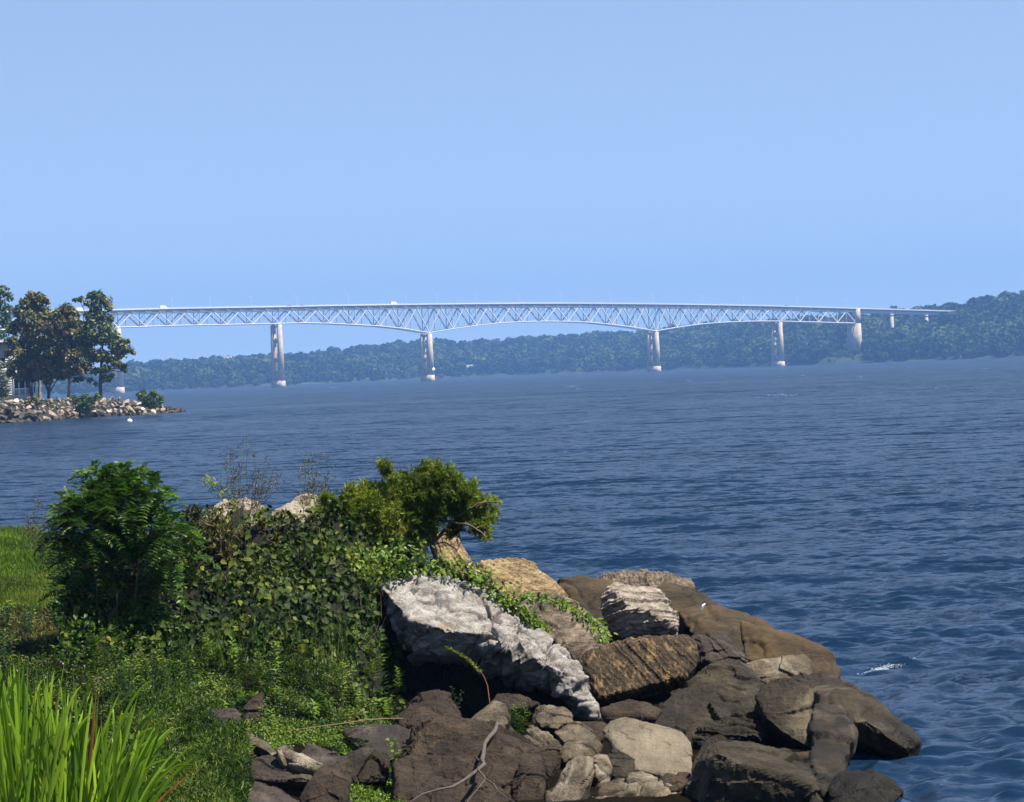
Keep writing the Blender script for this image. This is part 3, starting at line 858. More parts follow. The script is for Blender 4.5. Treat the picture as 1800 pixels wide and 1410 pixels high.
def build_point():
    bark = mat_plain('grey_bark', (0.20, 0.16, 0.13), rough=0.9, var=0.35, scale=3, bump=0.4)
    barkd = mat_plain('dark_bark', (0.06, 0.05, 0.045), rough=0.9, var=0.35, scale=3, bump=0.4)
    brown = mat_leaf('browning_leaves', [(0, (0.03, 0.05, 0.012)), (0.4, (0.085, 0.10, 0.024)), (0.75, (0.125, 0.10, 0.032)), (1, (0.165, 0.12, 0.05))], transl=0.2, patch=0.5)
    green = mat_leaf('oak_green_leaves', [(0, (0.03, 0.05, 0.015)), (0.5, (0.07, 0.10, 0.028)), (0.85, (0.14, 0.16, 0.05)), (1, (0.20, 0.20, 0.09))], transl=0.2, patch=0.6)
    lgreen = mat_leaf('light_green_leaves', [(0, (0.03, 0.06, 0.02)), (0.5, (0.07, 0.12, 0.03)), (1, (0.14, 0.19, 0.06))], transl=0.3, patch=0.6)
    silver = mat_leaf('silver_green_leaves', [(0, (0.07, 0.11, 0.07)), (0.5, (0.16, 0.21, 0.14)), (1, (0.30, 0.33, 0.25))], transl=0.3)
    bushg = mat_leaf('bush_green_leaves', [(0, (0.02, 0.045, 0.008)), (0.5, (0.05, 0.10, 0.015)), (1, (0.12, 0.16, 0.03))], transl=0.25, patch=0.8)
    olive = mat_leaf('olive_bush_leaves', [(0, (0.04, 0.05, 0.015)), (0.5, (0.09, 0.10, 0.03)), (1, (0.16, 0.15, 0.06))], transl=0.25, patch=0.8)
    # ground of the point: outline on the water (px at y) -> low mound
    def wl(px): return lerp_tab(px, [(-500, 800), (-60, 752), (0, 744), (60, 741), (120, 736), (200, 731), (260, 729), (325, 724), (332, 723)])
    def top_y(px): return lerp_tab(px, [(-500, 712), (-60, 703), (60, 702), (180, 699), (235, 706), (290, 712), (320, 721), (332, 723)])
    cols = np.arange(-420, 336, 6.0); V = []
    for px in cols:
        y0 = wl(px); d0 = CAM_Z * FPX / (y0 - horizon(px))
        yt = top_y(px)
        ds = d0 + 5.0 * min(1, (332 - px) / 60)
        zt = CAM_Z - (yt - horizon(px)) * ds / FPX
        wid = 5 + 75 * min(1, max(0, (332 - px) / 260)) ** 1.1
        for f, dd, z in ((0, d0 - 1.0, -0.6), (1, d0, 0.0), (2, (d0 + ds) / 2, zt * .55), (3, ds, zt - .12), (4, ds + wid * .3, zt + .1), (5, ds + wid * .8, zt), (6, ds + wid, -0.6)):
            V.append([(px - 900) / FPX * dd, dd, max(z, -0.6)])
    V = np.array(V); m = 7; n = len(cols)
    a = (np.arange(n - 1)[:, None] * m + np.arange(m - 1)[None]).ravel()
    F = np.stack([a, a + m, a + m + 1, a + 1], 1)
    V[:, 2] += 0.12 * vnoise(V * 0.8, 2) - 0.30
    link('point_ground', mesh_np('point_ground', V, F, mat_plain('point_soil', (0.02, 0.018, 0.010), var=0.5, scale=.8, bump=.3), smooth=True), kind='structure')
    # riprap stones
    tan = mat_rock('riprap_tan', [(0.2, (0.05, 0.04, 0.03)), (0.42, (0.14, 0.115, 0.085)), (0.58, (0.24, 0.20, 0.155)), (0.8, (0.36, 0.325, 0.28))], scale=1.2, fine=6, wet=False, bump=.6)
    dark = mat_rock('riprap_dark', [(0.2, (0.012, 0.011, 0.01)), (0.5, (0.05, 0.042, 0.032)), (0.8, (0.13, 0.11, 0.085))], scale=1.0, fine=6, wet=False, bump=.6)
    pale = mat_rock('riprap_pale', [(0.2, (0.2, 0.18, 0.15)), (0.5, (0.38, 0.35, 0.31)), (0.8, (0.5, 0.48, 0.44))], scale=1.0, fine=6, wet=False, bump=.5)
    mt = [chunk_mesh('riprap_stone', tan, 20 + k) for k in range(5)]
    md = [chunk_mesh('riprap_stone', dark, 30 + k) for k in range(4)]
    mp_ = [chunk_mesh('riprap_stone', pale, 40 + k) for k in range(2)]
    cnt = 0
    px = -40.0
    rows = []
    for row in range(6):
        px = -60.0 + 7 * row
        while px < 326:
            f = (row + .5 * RNG.random()) / 5.6
            y0, yt = wl(px), top_y(px)
            size = RNG.uniform(5.5, 12) * (0.62 if px > 285 else 1) * (1.15 if row < 3 else .85)
            py = y0 + (yt - y0) * f + RNG.normal() * 1.2
            d0 = CAM_Z * FPX / (y0 - horizon(px)) ; dd = d0 - .4 + 5.2 * f * min(1, (332 - px) / 60)
            rows.append((px, py, dd, size, row))
            px += size * RNG.uniform(1.0, 1.35)
    for px, py, dd, size, row in rows:
        S = dd / FPX
        if px > 60 and row <= 0 or (px <= 60 and row <= 2) or px > 290:
            pool, lab, g = md, 'dark wet stone low in the riprap at the waterline of the wooded point', 'dark wet riprap stones of the wooded point'
        elif RNG.random() < (.22 if px > 180 else .05):
            pool, lab, g = mp_, 'pale whitish stone in the riprap bank of the wooded point', 'pale riprap stones of the wooded point'
        else:
            pool, lab, g = mt, 'tan angular stone in the riprap bank below the trees of the wooded point', 'tan riprap stones of the wooded point'
        o = link('riprap_stone', pool[RNG.integers(len(pool))], loc=P(px, py, dd), label=lab, cat='stone', group=g)
        s = size * S
        o.scale = (s * RNG.uniform(.8, 1.15), s * RNG.uniform(.8, 1.1), s * RNG.uniform(.7, 1.0))
        o.rotation_euler = (RNG.normal() * .35, RNG.normal() * .45, RNG.uniform(0, 6.28))
    # two white boulders on top of the bank
    for x, y, s, lab in ((199, 700, 6.5, 'bright white boulder on top of the bank right of the last tree'), (183, 690, 4.5, 'small upright white stone leaning by the foot of the last tree')):
        o = link('white_boulder', chunk_mesh('white_boulder', pale, 60 + int(x), cuts=14), loc=P(x, y, 421), label=lab, cat='stone'); sc = s * 421 / FPX; o.scale = (sc, sc, sc * (1 if x > 190 else 1.4))
    # trees, far right first
    build_tree('tree', 'rightmost tree of the wooded point, slim with an open irregular crown', (178, 699),
               [(172, 522, 13), (160, 520, 10), (185, 530, 12), (141, 526, 6), (131, 527, 4), (152, 532, 6), (168, 540, 13), (191, 540, 9), (175, 556, 14), (193, 560, 9), (186, 575, 15), (163, 570, 14), (200, 590, 11), (180, 595, 17), (160, 600, 15),
                (199, 606, 13), (215, 603, 10), (224, 600, 6), (226, 614, 9), (234, 620, 5), (212, 620, 13), (192, 628, 15), (175, 625, 15), (160, 630, 13), (205, 640, 10), (216, 645, 8), (221, 652, 4), (184, 648, 11), (166, 652, 9), (195, 661, 6), (158, 668, 6), (150, 572, 11), (156, 555, 9), (146, 590, 12), (164, 586, 12), (184, 664, 8), (190, 668, 5), (146, 612, 12), (168, 676, 4)],
               green, barkd, [[(178, 700, 3.6), (176, 670, 2.8), (178, 640, 2.3), (181, 600, 1.8), (172, 560, 1.2), (168, 530, .6)], [(177, 668, 1.6), (190, 650, 1.1), (205, 632, .7), (220, 615, .5)], [(180, 605, 1.2), (160, 580, .9), (148, 545, .6), (141, 530, .4)]], 419, leaf=.4, dens=2.2)
    build_tree('tree', 'brown-tinged tree with a pale straight trunk, second from the right on the wooded point', (121, 700),
               [(118, 545, 14), (104, 552, 12), (132, 552, 9), (128, 565, 12), (108, 568, 18), (140, 575, 13), (88, 575, 14), (125, 585, 18), (150, 590, 12), (100, 592, 18), (140, 605, 18), (118, 610, 20), (95, 615, 18), (155, 622, 14), (132, 630, 18),
                (110, 635, 18), (150, 645, 11), (135, 652, 12), (120, 655, 12), (100, 652, 12), (143, 665, 6), (132, 668, 5), (86, 640, 12)],
               brown, bark, [[(121, 700, 3.0), (121.5, 680, 2.6), (122, 650, 2.2), (120, 610, 1.8), (117, 560, .9)], [(121, 640, 1.4), (138, 600, .8)], [(121, 640, 1.4), (100, 590, .8)]], 424, leaf=.46, dens=2.8)
    build_tree('tree', 'dark forked multi-stem tree behind the bank, between the pale-trunked trees', (86, 703),
               [(85, 560, 16), (72, 575, 16), (95, 585, 16), (80, 605, 18), (62, 610, 16), (98, 625, 15), (80, 635, 18), (92, 655, 13), (72, 658, 13), (104, 662, 8), (84, 668, 10), (60, 640, 14), (112, 660, 8)],
               brown, barkd, [[(86, 703, 3.2), (85.5, 688, 3.0), (80, 674, 1.6), (72, 655, 1.1), (66, 610, .7)], [(86, 690, 2.4), (88, 674, 1.8), (92, 650, 1.2), (88, 580, .6)], [(87, 690, 1.3), (95, 676, 1.1), (104, 660, .6)]], 426, leaf=.46, dens=2.8)
    build_tree('tree', 'tall brownish tree with a pale trunk left of the forked dark tree', (69, 701),
               [(55, 520, 10), (68, 524, 12), (80, 530, 8), (45, 532, 12), (60, 540, 16), (76, 546, 12), (85, 552, 5), (40, 552, 16), (62, 562, 18), (30, 545, 10), (35, 575, 18), (58, 588, 20), (78, 575, 12), (42, 606, 18), (70, 605, 16), (58, 628, 18), (40, 635, 14), (66, 648, 12), (50, 655, 12), (76, 655, 8), (58, 668, 8), (38, 662, 9)],
               brown, bark, [[(70, 705, 3.4), (69.5, 685, 2.6), (69, 655, 2.2), (62, 610, 1.7), (62, 540, .8)], [(66, 640, 1.3), (45, 590, .8)]], 430, leaf=.46, dens=2.8)
    build_tree('tree', 'dark leaning tree beside the white porch rail on the wooded point', (57, 698),
               [(20, 600, 12), (28, 618, 13), (14, 622, 8), (36, 628, 12), (22, 640, 12), (40, 648, 12), (32, 662, 10), (50, 665, 9), (18, 655, 9), (48, 632, 12)],
               brown, barkd, [[(57, 700, 3.4), (54, 685, 2.8), (47, 665, 2.0), (34, 640, 1.3), (25, 610, .7)], [(60, 690, 1.6), (62, 675, 1.1)]], 427, leaf=.42, dens=2.6)
    build_tree('tree', 'tall light green tree behind the house at the left edge of the photo', (-8, 700),
               [(5, 512, 12), (-12, 515, 14), (15, 522, 10), (-5, 535, 16), (12, 545, 14), (-30, 530, 14), (8, 565, 15), (-15, 560, 18), (20, 580, 12), (0, 585, 14), (-35, 560, 14), (-25, 590, 16)],
               lgreen, bark, [[(-10, 705, 4), (-8, 640, 3), (-6, 580, 2), (0, 530, 1)]], 448, leaf=.5, dens=1.3)
    # bushes
    def bush(label, base, blobs, mat, Y, leaf=.3, dens=1.6):
        return build_tree('bush', label, base, blobs, mat, barkd, [[(base[0], base[1], 1.0), (base[0], base[1] - 8, .6)]], Y, leaf=leaf, dens=dens, cat='bush')
    bush('round green bush alone near the tip of the wooded point', (262, 719), [(262, 702, 13), (248, 697, 9), (252, 690, 6), (270, 692, 8), (280, 700, 8), (268, 711, 11), (276, 712, 8), (256, 710, 8), (243, 694, 4), (284, 706, 4)], bushg, 416)
    bush('green bush hanging over the stones under the rightmost trees', (148, 722), [(148, 712, 12), (136, 704, 10), (128, 698, 6), (150, 700, 11), (163, 702, 9), (172, 697, 7), (158, 715, 9), (140, 720, 9), (150, 724, 6)], bushg, 412)
    bush('dark green bush low on the stones at the left edge', (28, 726), [(10, 705, 10), (28, 708, 10), (0, 715, 12), (20, 720, 12), (38, 718, 8), (48, 706, 7), (-18, 712, 14), (60, 700, 6), (66, 705, 5)], olive, 396)
    bush('tall silvery leaved shrub in front of the grey house', (6, 712), [(0, 640, 8), (4, 655, 8), (-6, 665, 10), (9, 668, 7), (2, 680, 10), (12, 684, 6), (6, 694, 9)], silver, 408, leaf=.28)
    # the house: grey gable wall at the left edge
    hw = mat_plain('grey_clapboard', (0.36, 0.38, 0.38), var=.08); hr = mat_plain('grey_roof', (0.16, 0.16, 0.17), var=.1)
    ho = link('house', None, loc=P(-10, 700, 434), label='grey clapboard house half hidden by trees at the left edge', cat='house')
    S = 434 / FPX
    def boxm(name, x0, x1, y0, y1, z0, z1, mat, par):
        Vv = np.array([[x, y, z] for x in (x0, x1) for y in (y0, y1) for z in (z0, z1)])
        Ff = [[0, 1, 3, 2], [4, 6, 7, 5], [0, 4, 5, 1], [2, 3, 7, 6], [0, 2, 6, 4], [1, 5, 7, 3]]
        return link(name, mesh_np(name, Vv, Ff, mat), par)
    x1 = 31 * S; wl_ = boxm('wall', -14, x1, 0, 9, -2, 100 * S, hw, ho)
    for k in range(22):
        boxm('clapboard', -14.02, x1 + .03, -.04, 0, .3 + k * .34, .52 + k * .34, hw, wl_)
    V = [[-14.4, -.6, 7.9], [x1 + .4, -.6, 7.9], [x1 + .4, 4.5, 8.2], [-14.4, 4.5, 8.2], [-14.4, 9.6, 7.9], [x1 + .4, 9.6, 7.9], [x1 + .4, -.6, 8.15], [-14.4, -.6, 8.15], [x1 + .4, 4.5, 8.45], [-14.4, 4.5, 8.45], [x1 + .4, 9.6, 8.15], [-14.4, 9.6, 8.15]]
    F = [[7, 6, 8, 9], [9, 8, 10, 11], [0, 1, 6, 7], [0, 3, 2, 1], [3, 4, 5, 2], [4, 11, 10, 5]]
    link('roof', mesh_np('roof', V, F, hr), ho)
    wf = mat_plain('white_trim', (0.75, 0.76, 0.78), var=.03); dk = mat_plain('dark_screen', (0.015, 0.016, 0.02), var=.2)
    w = boxm('window', 14 * S, 22 * S, -.05, .04, 4.2, 5.8, dk, ho); boxm('window_frame', 13 * S, 23 * S, -.09, -.04, 4.0, 4.2, wf, w)
    # porch with white posts and rail
    po = link('porch', None, loc=P(40, 697, 428), label='porch with white posts and railing behind the leaning dark tree', cat='porch'); S = 428 / FPX
    boxm('porch_floor', -18 * S, 16 * S, 0, 3.5, -.5, 0, hw, po)
    boxm('porch_screen', -17 * S, 15 * S, 1.4, 1.6, 0.05, 2.5, dk, po)
    boxm('porch_roof', -19 * S, 17 * S, -.3, 4.0, 2.55, 2.8, hr, po)
    for k, x in enumerate((-18, -7, 4, 14)): boxm('post', x * S, (x + 1.8) * S, 0, .16, .02, 2.53, wf, po)
    boxm('rail', -17.9 * S, 15.5 * S, -.06, -.01, 1.0, 1.18, wf, po)
    boxm('rail', -17.9 * S, 15.5 * S, -.06, -.01, .1, .2, wf, po)
    for k in range(24): boxm('baluster', (-17 + k * 1.36) * S, (-17 + k * 1.36 + .45) * S, -.05, -.02, .21, .99, wf, po)
    # buoy
    by = link('mooring_buoy', None, loc=P(228, 741, CAM_Z * FPX / (741 - horizon(228))), label='white mooring buoy floating off the stones of the wooded point', cat='buoy')
    bm = bmesh.new(); bmesh.ops.create_uvsphere(bm, u_segments=16, v_segments=10, radius=.3)
    for v in bm.verts: v.co.z *= .8; v.co.z += .06
    me = bpy.data.meshes.new('float'); bm.to_mesh(me); bm.free(); me.materials.append(wf); link('float', me, by)
    V, F, T = tubes([([(0, 0, .28), (0, 0, .42)], [.07, .05])], 8); link('mooring_ring', mesh_np('mooring_ring', V, F, hw), by)
build_point()

# ================================================================== THE NEAR BANK
def shore_x(Y):
    return lerp_tab(Y, [(15, 2.6), (24, 2.6), (27, 2.9), (30, 3.6), (34, 3.9), (38, 3.7), (41, 2.6), (44, 0.8), (47, -1.5), (50, -4), (54, -8), (60, -14), (80, -30)])
def ground_z(X, Y):
    base = np.clip(0.2 + (Y - 24) * 0.078, 0.12, 1.75)
    t = shore_x(Y) - X
    s = np.clip(t / 5.0, 0, 1); s = s * s * (3 - 2 * s)
    z = -0.05 + base * (0.12 + 0.88 * s) * np.clip(t / 0.8 + .3, 0, 1)
    z = z - 0.42 * np.clip((X + 2.6) / 1.5, 0, 1)
    pit = np.clip(1 - np.abs(X - 0.1) / 2.0, 0, 1) * np.clip(1 - np.abs(Y - 34.2) / 4.5, 0, 1)
    z = z - 0.9 * np.clip(pit * 2.5, 0, 1)
    z = np.where(t > .5, np.maximum(z, 0.07), z)
    X2, Y2 = np.broadcast_arrays(X, Y)
    q = np.stack([X2 * 1.1, Y2 * 1.1, np.zeros(X2.shape)], -1).reshape(-1, 3)
    z = z + (0.10 * fbm(q, 4, 8)).reshape(X2.shape) * np.clip(z * 2, 0.0, 1)
    return np.where(t < 0, np.minimum(z, -0.05 + t * 0.9), z)
_gx = np.arange(-20, 8.01, 0.08); _gy = np.arange(12, 72.01, 0.08)
_GX, _GY = np.meshgrid(_gx, _gy, indexing='ij')
_GZ = ground_z(_GX, _GY)
def ground_look(X, Y):
    i = np.clip(((X + 20) / 0.08).astype(np.int64), 0, len(_gx) - 1); j = np.clip(((Y - 12) / 0.08).astype(np.int64), 0, len(_gy) - 1)
    return _GZ[i, j]
def ground_d(px, py, lo=15.0, hi=70.0):
    """distance at which the sight line of a pixel meets the bank"""
    r = ray(px, py); a = np.full(r.shape[:-1], lo); found = np.full(a.shape, hi); done = np.zeros(a.shape, bool)
    for Y in np.arange(lo, hi, 0.08):
        z = CAM_Z + r[..., 2] * Y; g = ground_look(r[..., 0] * Y, np.full(a.shape, Y))
        hit = (z <= g) & ~done
        found = np.where(hit, Y, found); done |= hit
    return found

def build_ground():
    xs = np.arange(-16, 7.01, 0.14); ys = np.arange(12, 62, 0.16)
    X, Y = np.meshgrid(xs, ys, indexing='ij')
    Z = ground_z(X, Y)
    Z = np.maximum(Z, -1.2)
    V = np.stack([X, Y, Z], -1).reshape(-1, 3); n, m = X.shape
    a = (np.arange(n - 1)[:, None] * m + np.arange(m - 1)[None]).ravel()
    F = np.stack([a, a + m, a + m + 1, a + 1], 1)
    soil = mat_rock('bank_soil', [(0.3, (0.002, 0.0018, 0.001)), (0.5, (0.006, 0.0048, 0.003)), (0.7, (0.013, 0.010, 0.006))], scale=2.0, fine=30, bump=.8, spec=0.02, rough=1.0)
    link('bank_ground', mesh_np('bank_ground', V, F, soil, smooth=True), kind='structure')
build_ground()

# ------------------------------------------------------------------ rocks
def hull(outline, d, lean=0.4, th=0.7, bulge=None, fr=0.16, seed=0, grow=0.0, inner=0.62):
    """points of one angular block: its visible edge, a nearer front facet and its hidden back"""
    r = np.random.default_rng(seed + int(outline[0][0] * 7 + outline[0][1]))
    o = np.array(outline, float); c = o.mean(0)
    d = min(d, (CAM_Z - 0.06) * FPX / (min(o[:, 1].max(), 1412) - horizon(c[0])))
    ymax, ymin = o[:, 1].max(), o[:, 1].min(); size = (ymax - ymin + np.ptp(o[:, 0])) / 2 * d / FPX
    rel = (ymax - o[:, 1]) / max(ymax - ymin, 1)
    de = d + lean * rel
    pts = [P(o[:, 0], o[:, 1], de)]
    i = c + (o - c) * inner
    reli = (ymax - i[:, 1]) / max(ymax - ymin, 1)
    pts.append(P(i[:, 0], i[:, 1], d + lean * reli - fr * size * (0.7 + 0.6 * r.random(len(o)))))
    b = c + (o - c) * 0.82 + np.array([0, 0.07 * (ymax - ymin)])
    pts.append(P(b[:, 0], b[:, 1], de + th * (0.75 + 0.4 * r.random(len(o)))))
    bb = c + (o - c) * 0.9; low = bb[:, 1] > c[1]
    if low.any(): pts.append(P(bb[low, 0], bb[low, 1], d + th * .8) - [0, 0, 0.18])
    if bulge is not None:
        q = np.array(bulge, float); pts.append(P(q[:, 0], q[:, 1], d + q[:, 2]))
    return np.concatenate(pts)

def make_rock(label, hulls, mat, style='slab', amp=1.0, vox=None, name='rock', seed=1, cat='rock', sdir=(0.5, 0.2, -0.85)):
    seed = sum(ord(ch) for ch in label) % 211 if seed == 1 else seed
    bm = bmesh.new(); allp = np.concatenate(hulls)
    base = np.array([allp[:, 0].mean(), allp[:, 1].mean(), allp[:, 2].min()])
    for h in hulls:
        b2 = bmesh.new()
        vs = [b2.verts.new(tuple(p - base)) for p in h]
        bmesh.ops.convex_hull(b2, input=vs)
        bmesh.ops.delete(b2, geom=[v for v in b2.verts if not v.link_faces], context='VERTS')
        bmesh.ops.recalc_face_normals(b2, faces=b2.faces)
        tmp = bpy.data.meshes.new('t'); b2.to_mesh(tmp); b2.free(); bm.from_mesh(tmp); bpy.data.meshes.remove(tmp)
    me = bpy.data.meshes.new(name); bm.to_mesh(me); bm.free()
    size = float(np.max(np.ptp(allp, axis=0)))
    vox = vox or max(0.011, size / 105)
    o = bpy.data.objects.new('rock_tmp', me); COL.objects.link(o)
    md = o.modifiers.new('r', 'REMESH'); md.mode = 'VOXEL'; md.voxel_size = vox; md.adaptivity = 0
    sm = o.modifiers.new('s', 'SMOOTH'); sm.iterations = 1; sm.factor = .5
    dg = bpy.context.evaluated_depsgraph_get()
    m2 = bpy.data.meshes.new_from_object(o.evaluated_get(dg))
    bpy.data.objects.remove(o); bpy.data.meshes.remove(me)
    n = len(m2.vertices); V = np.zeros(n * 3, np.float32); m2.vertices.foreach_get('co', V); V = V.reshape(-1, 3).astype(float)
    Nn = np.zeros(n * 3, np.float32); m2.vertices.foreach_get('normal', Nn); Nn = Nn.reshape(-1, 3).astype(float)
    W = V + base
    A = amp
    if style == 'slab':          # split sandstone: flat faces, soft edges, little chips
        D = 0.030 * fbm(W * 2.2, 3, seed) + 0.016 * fbm(W * 9, 4, seed + 3, ridged=True)
        f1, f2, val = worley(W * np.array([1.3, 1.3, 2.0]), seed)
        tl = worley.tilt
        D += 0.13 * tl + 0.030 * (val - .5) - 0.014 * np.clip(1 - (f2 - f1) / 0.03, 0, 1) * (fbm(W * 1.3, 2, seed + 8) > 0.1)
        f1, f2, val = worley(W * np.array([5, 5, 7.0]), seed + 4)
        D += (0.050 * worley.tilt + 0.016 * (val - .5)) * np.clip(.5 + 1.5 * fbm(W * 1.7, 2, seed + 6), 0, 1)
    elif style == 'strata':      # ribbed along a bedding direction
        s = unit(np.array(sdir, float)); u = W @ s + 0.08 * fbm(W * 2.5, 3, seed)
        st = u * 16; k = np.floor(st); f = st - k
        D = 0.022 * (_hash(k.astype(np.int64), np.zeros(n, np.int64), np.zeros(n, np.int64), seed) - .5) * 2 - 0.022 * np.exp(-((f - .5) / .13) ** 2 * 0.5 ) * 0.6
        D += 0.030 * fbm(W * np.array([4, 4, 4]) , 3, seed) + 0.016 * fbm(W * 14, 3, seed + 2, ridged=True)
    elif style == 'crag':        # crumbling marble: lumps, pits and deep cracks dipping to the right
        R = np.array([[0.86, 0.0, 0.5], [0, 1, 0], [-0.5, 0.0, 0.86]])
        Q = (W @ R.T) * np.array([1.0, 1.3, 1.0])
        Qs = W @ np.array([[0.84, 0, 0.54], [0, 1, 0], [-0.54, 0, 0.84]]).T * np.array([1.3, 2.0, 4.2])
        Qs = Qs + 0.35 * np.stack([fbm(W * 3, 2, 31), fbm(W * 3, 2, 32), fbm(W * 3, 2, 33)], 1)
        f1, f2, val = worley(Qs, seed)
        g1, g2, v2 = worley(Qs * 2.3, seed + 5)
        msk = np.clip(0.5 + 1.6 * fbm(W * 1.1, 2, seed + 8), 0.15, 1.2)
        D = 0.060 * (val - .5) - 0.085 * np.exp(-((f2 - f1) / 0.08) ** 2) * msk
        D += 0.030 * worley.tilt + 0.014 * (v2 - .5) - 0.018 * np.exp(-((g2 - g1) / 0.10) ** 2) * msk + 0.05 * fbm(W * 3, 3, seed) + 0.010 * fbm(W * 22, 3, seed + 2, ridged=True)
    else:                        # rounded, worn
        f1, f2, val = worley(W * np.array([1.5, 1.5, 2.6]), seed)
        D = 0.10 * worley.tilt + 0.05 * fbm(W * 1.6, 4, seed) - 0.02 * np.clip(1 - (f2 - f1) / 0.07, 0, 1) + 0.012 * fbm(W * 10, 3, seed + 3) - 0.02 * np.clip(fbm(W * 2.5, 3, seed + 7, ridged=True) - .55, 0, 1) * 4
    lim = min(1.0, size / 0.8)
    V = V + Nn * (D * A * lim)[:, None]
    m2.vertices.foreach_set('co', V.astype(np.float32).ravel())
    m2.materials.clear(); m2.materials.append(mat)
    m2.polygons.foreach_set('use_smooth', np.full(len(m2.polygons), style not in ('slab', 'strata')))
    m2.name = name; m2.update()
    return link(name, m2, loc=base, label=label, cat=cat)

def build_rocks():
    white = mat_rock('white_marble', [(0.22, (0.0211, 0.0175, 0.0138)), (0.36, (0.1067, 0.0981, 0.0850)), (0.5, (0.2057, 0.1955, 0.1853)), (0.62, (0.2897, 0.2839, 0.2781)), (0.8, (0.3705, 0.3574, 0.3246))], scale=4, stretch=(1, 1, 2.0), rot=(0, -.55, 0), fine=45,
                     vein=((0.2473, 0.1745, 0.1018), 2.2, (1, 1, 1.6), (0, -.5, 0), .60, .74), bump=.9)
    whitec = mat_rock('cream_marble', [(0.25, (0.0356, 0.0274, 0.0191)), (0.42, (0.1585, 0.1329, 0.1021)), (0.58, (0.3248, 0.2878, 0.2447)), (0.8, (0.4368, 0.4080, 0.3650))], scale=5, stretch=(1, 1, 2.6), rot=(0, .1, 0), fine=50, bump=1.0)
    yell = mat_rock('tan_gneiss', [(0.25, (0.0166, 0.0108, 0.0065)), (0.42, (0.0911, 0.0609, 0.0307)), (0.58, (0.2562, 0.1917, 0.1057)), (0.8, (0.4343, 0.3412, 0.2110))], scale=3.5, stretch=(1, 1, 3.2), rot=(0, -.6, 0), fine=40, bump=.9)
    greyb = mat_rock('grey_brown_schist', [(0.25, (0.0069, 0.0053, 0.0044)), (0.42, (0.0483, 0.0371, 0.0287)), (0.58, (0.1579, 0.1261, 0.0982)), (0.8, (0.3364, 0.2846, 0.2330))], scale=7, stretch=(1, 1, 2.0), rot=(0, -.5, 0), fine=50, bump=1.0)
    brown = mat_rock('brown_sandstone', [(0.25, (0.0037, 0.0023, 0.0015)), (0.45, (0.0176, 0.0119, 0.0074)), (0.6, (0.0418, 0.0292, 0.0182)), (0.8, (0.0925, 0.0657, 0.0402))], scale=2.4, fine=55, bump=1.0, vein=((0.0568, 0.0363, 0.0138), 1.1, (1, 1, 1), (0, 0, 0), .60, .72))
    dark = mat_rock('dark_slate', [(0.25, (0.0044, 0.0033, 0.0025)), (0.5, (0.0207, 0.0156, 0.0126)), (0.75, (0.0573, 0.0448, 0.0354))], vein=((0.0921, 0.0807, 0.0702), 1.2, (1, 1, 1), (0, 0, 0), .54, .74), scale=2, fine=60, bump=.7)
    olive = mat_rock('olive_sandstone', [(0.25, (0.0044, 0.0033, 0.0018)), (0.45, (0.0158, 0.0122, 0.0067)), (0.6, (0.0356, 0.0281, 0.0155)), (0.8, (0.0940, 0.0751, 0.0421))], vein=((0.1383, 0.1165, 0.0824), .9, (1, 1, 1), (0, 0, 0), .52, .72), scale=1.6, fine=60, bump=.9, wet=True, moss=(0.0052, 0.0037, 0.0022))
    tan = mat_rock('tan_sandstone', [(0.25, (0.0074, 0.0060, 0.0039)), (0.42, (0.0408, 0.0326, 0.0216)), (0.58, (0.1002, 0.0819, 0.0559)), (0.8, (0.2261, 0.1923, 0.1381))], vein=((0.2913, 0.2607, 0.2040), 1.6, (1, 1, 1), (0, 0, 0), .52, .70), scale=3, fine=60, bump=1.0)
    stripe = mat_rock('streaked_gneiss', [(0.3, (0.0082, 0.0054, 0.0032)), (0.5, (0.0229, 0.0151, 0.0084)), (0.7, (0.0455, 0.0315, 0.0177))], scale=4, fine=60, bump=.6,
                      vein=((0.1386, 0.0886, 0.0358), 6.5, (2.2, 2.2, 0.45), (0.0, 0.55, 0.0), .52, .60))
    slopem = mat_rock('brown_slope_stone', [(0.25, (0.0034, 0.0026, 0.0014)), (0.45, (0.0196, 0.0140, 0.0079)), (0.6, (0.0539, 0.0381, 0.0199)), (0.8, (0.1231, 0.0906, 0.0494))], scale=1.5, stretch=(.6, 1, 1.6), rot=(0, .5, 0), fine=60, bump=.9, wet=True,
                      vein=((0.0932, 0.0587, 0.0202), .9, (.6, 1, 1), (0, .4, 0), .44, .80))
    shadem = mat_rock('shade_black_stone', [(0.3, (0.002, 0.0018, 0.001)), (0.6, (0.006, 0.005, 0.003)), (0.8, (0.016, 0.012, 0.006))], scale=5, fine=30, bump=1.0, rough=.55, spec=.2)  # near-black stone colour that stands in for deep shade between boulders
    bleach = mat_rock('bleached_sandstone', [(0.25, (0.0275, 0.0220, 0.0165)), (0.42, (0.0413, 0.0341, 0.0264)), (0.58, (0.0633, 0.0523, 0.0396)), (0.8, (0.1045, 0.0880, 0.0688))], scale=2, fine=60, bump=.8, vein=((0.1870, 0.1595, 0.1155), .55, (1, 1, 1), (0, 0, 0), .46, .62))
    H = hull
    R = make_rock
    # ---- back row
    R('low yellowish leaning slab under the willow, pointing up', [H([(766, 940), (782, 926), (797, 930), (815, 962), (838, 1003), (815, 1012), (785, 1005), (768, 975)], 38.6, .5, .5)], yell, 'strata', .8, sdir=(.8, 0, .5))
    R('domed tan banded rock behind the big white one', [H([(830, 1000), (845, 984), (872, 981), (895, 979), (932, 990), (972, 1017), (1000, 1048), (1012, 1075), (960, 1085), (890, 1075), (845, 1040)], 37.6, 1.2, .9, fr=.2)], yell, 'strata', 1.0, sdir=(.5, .1, .8))
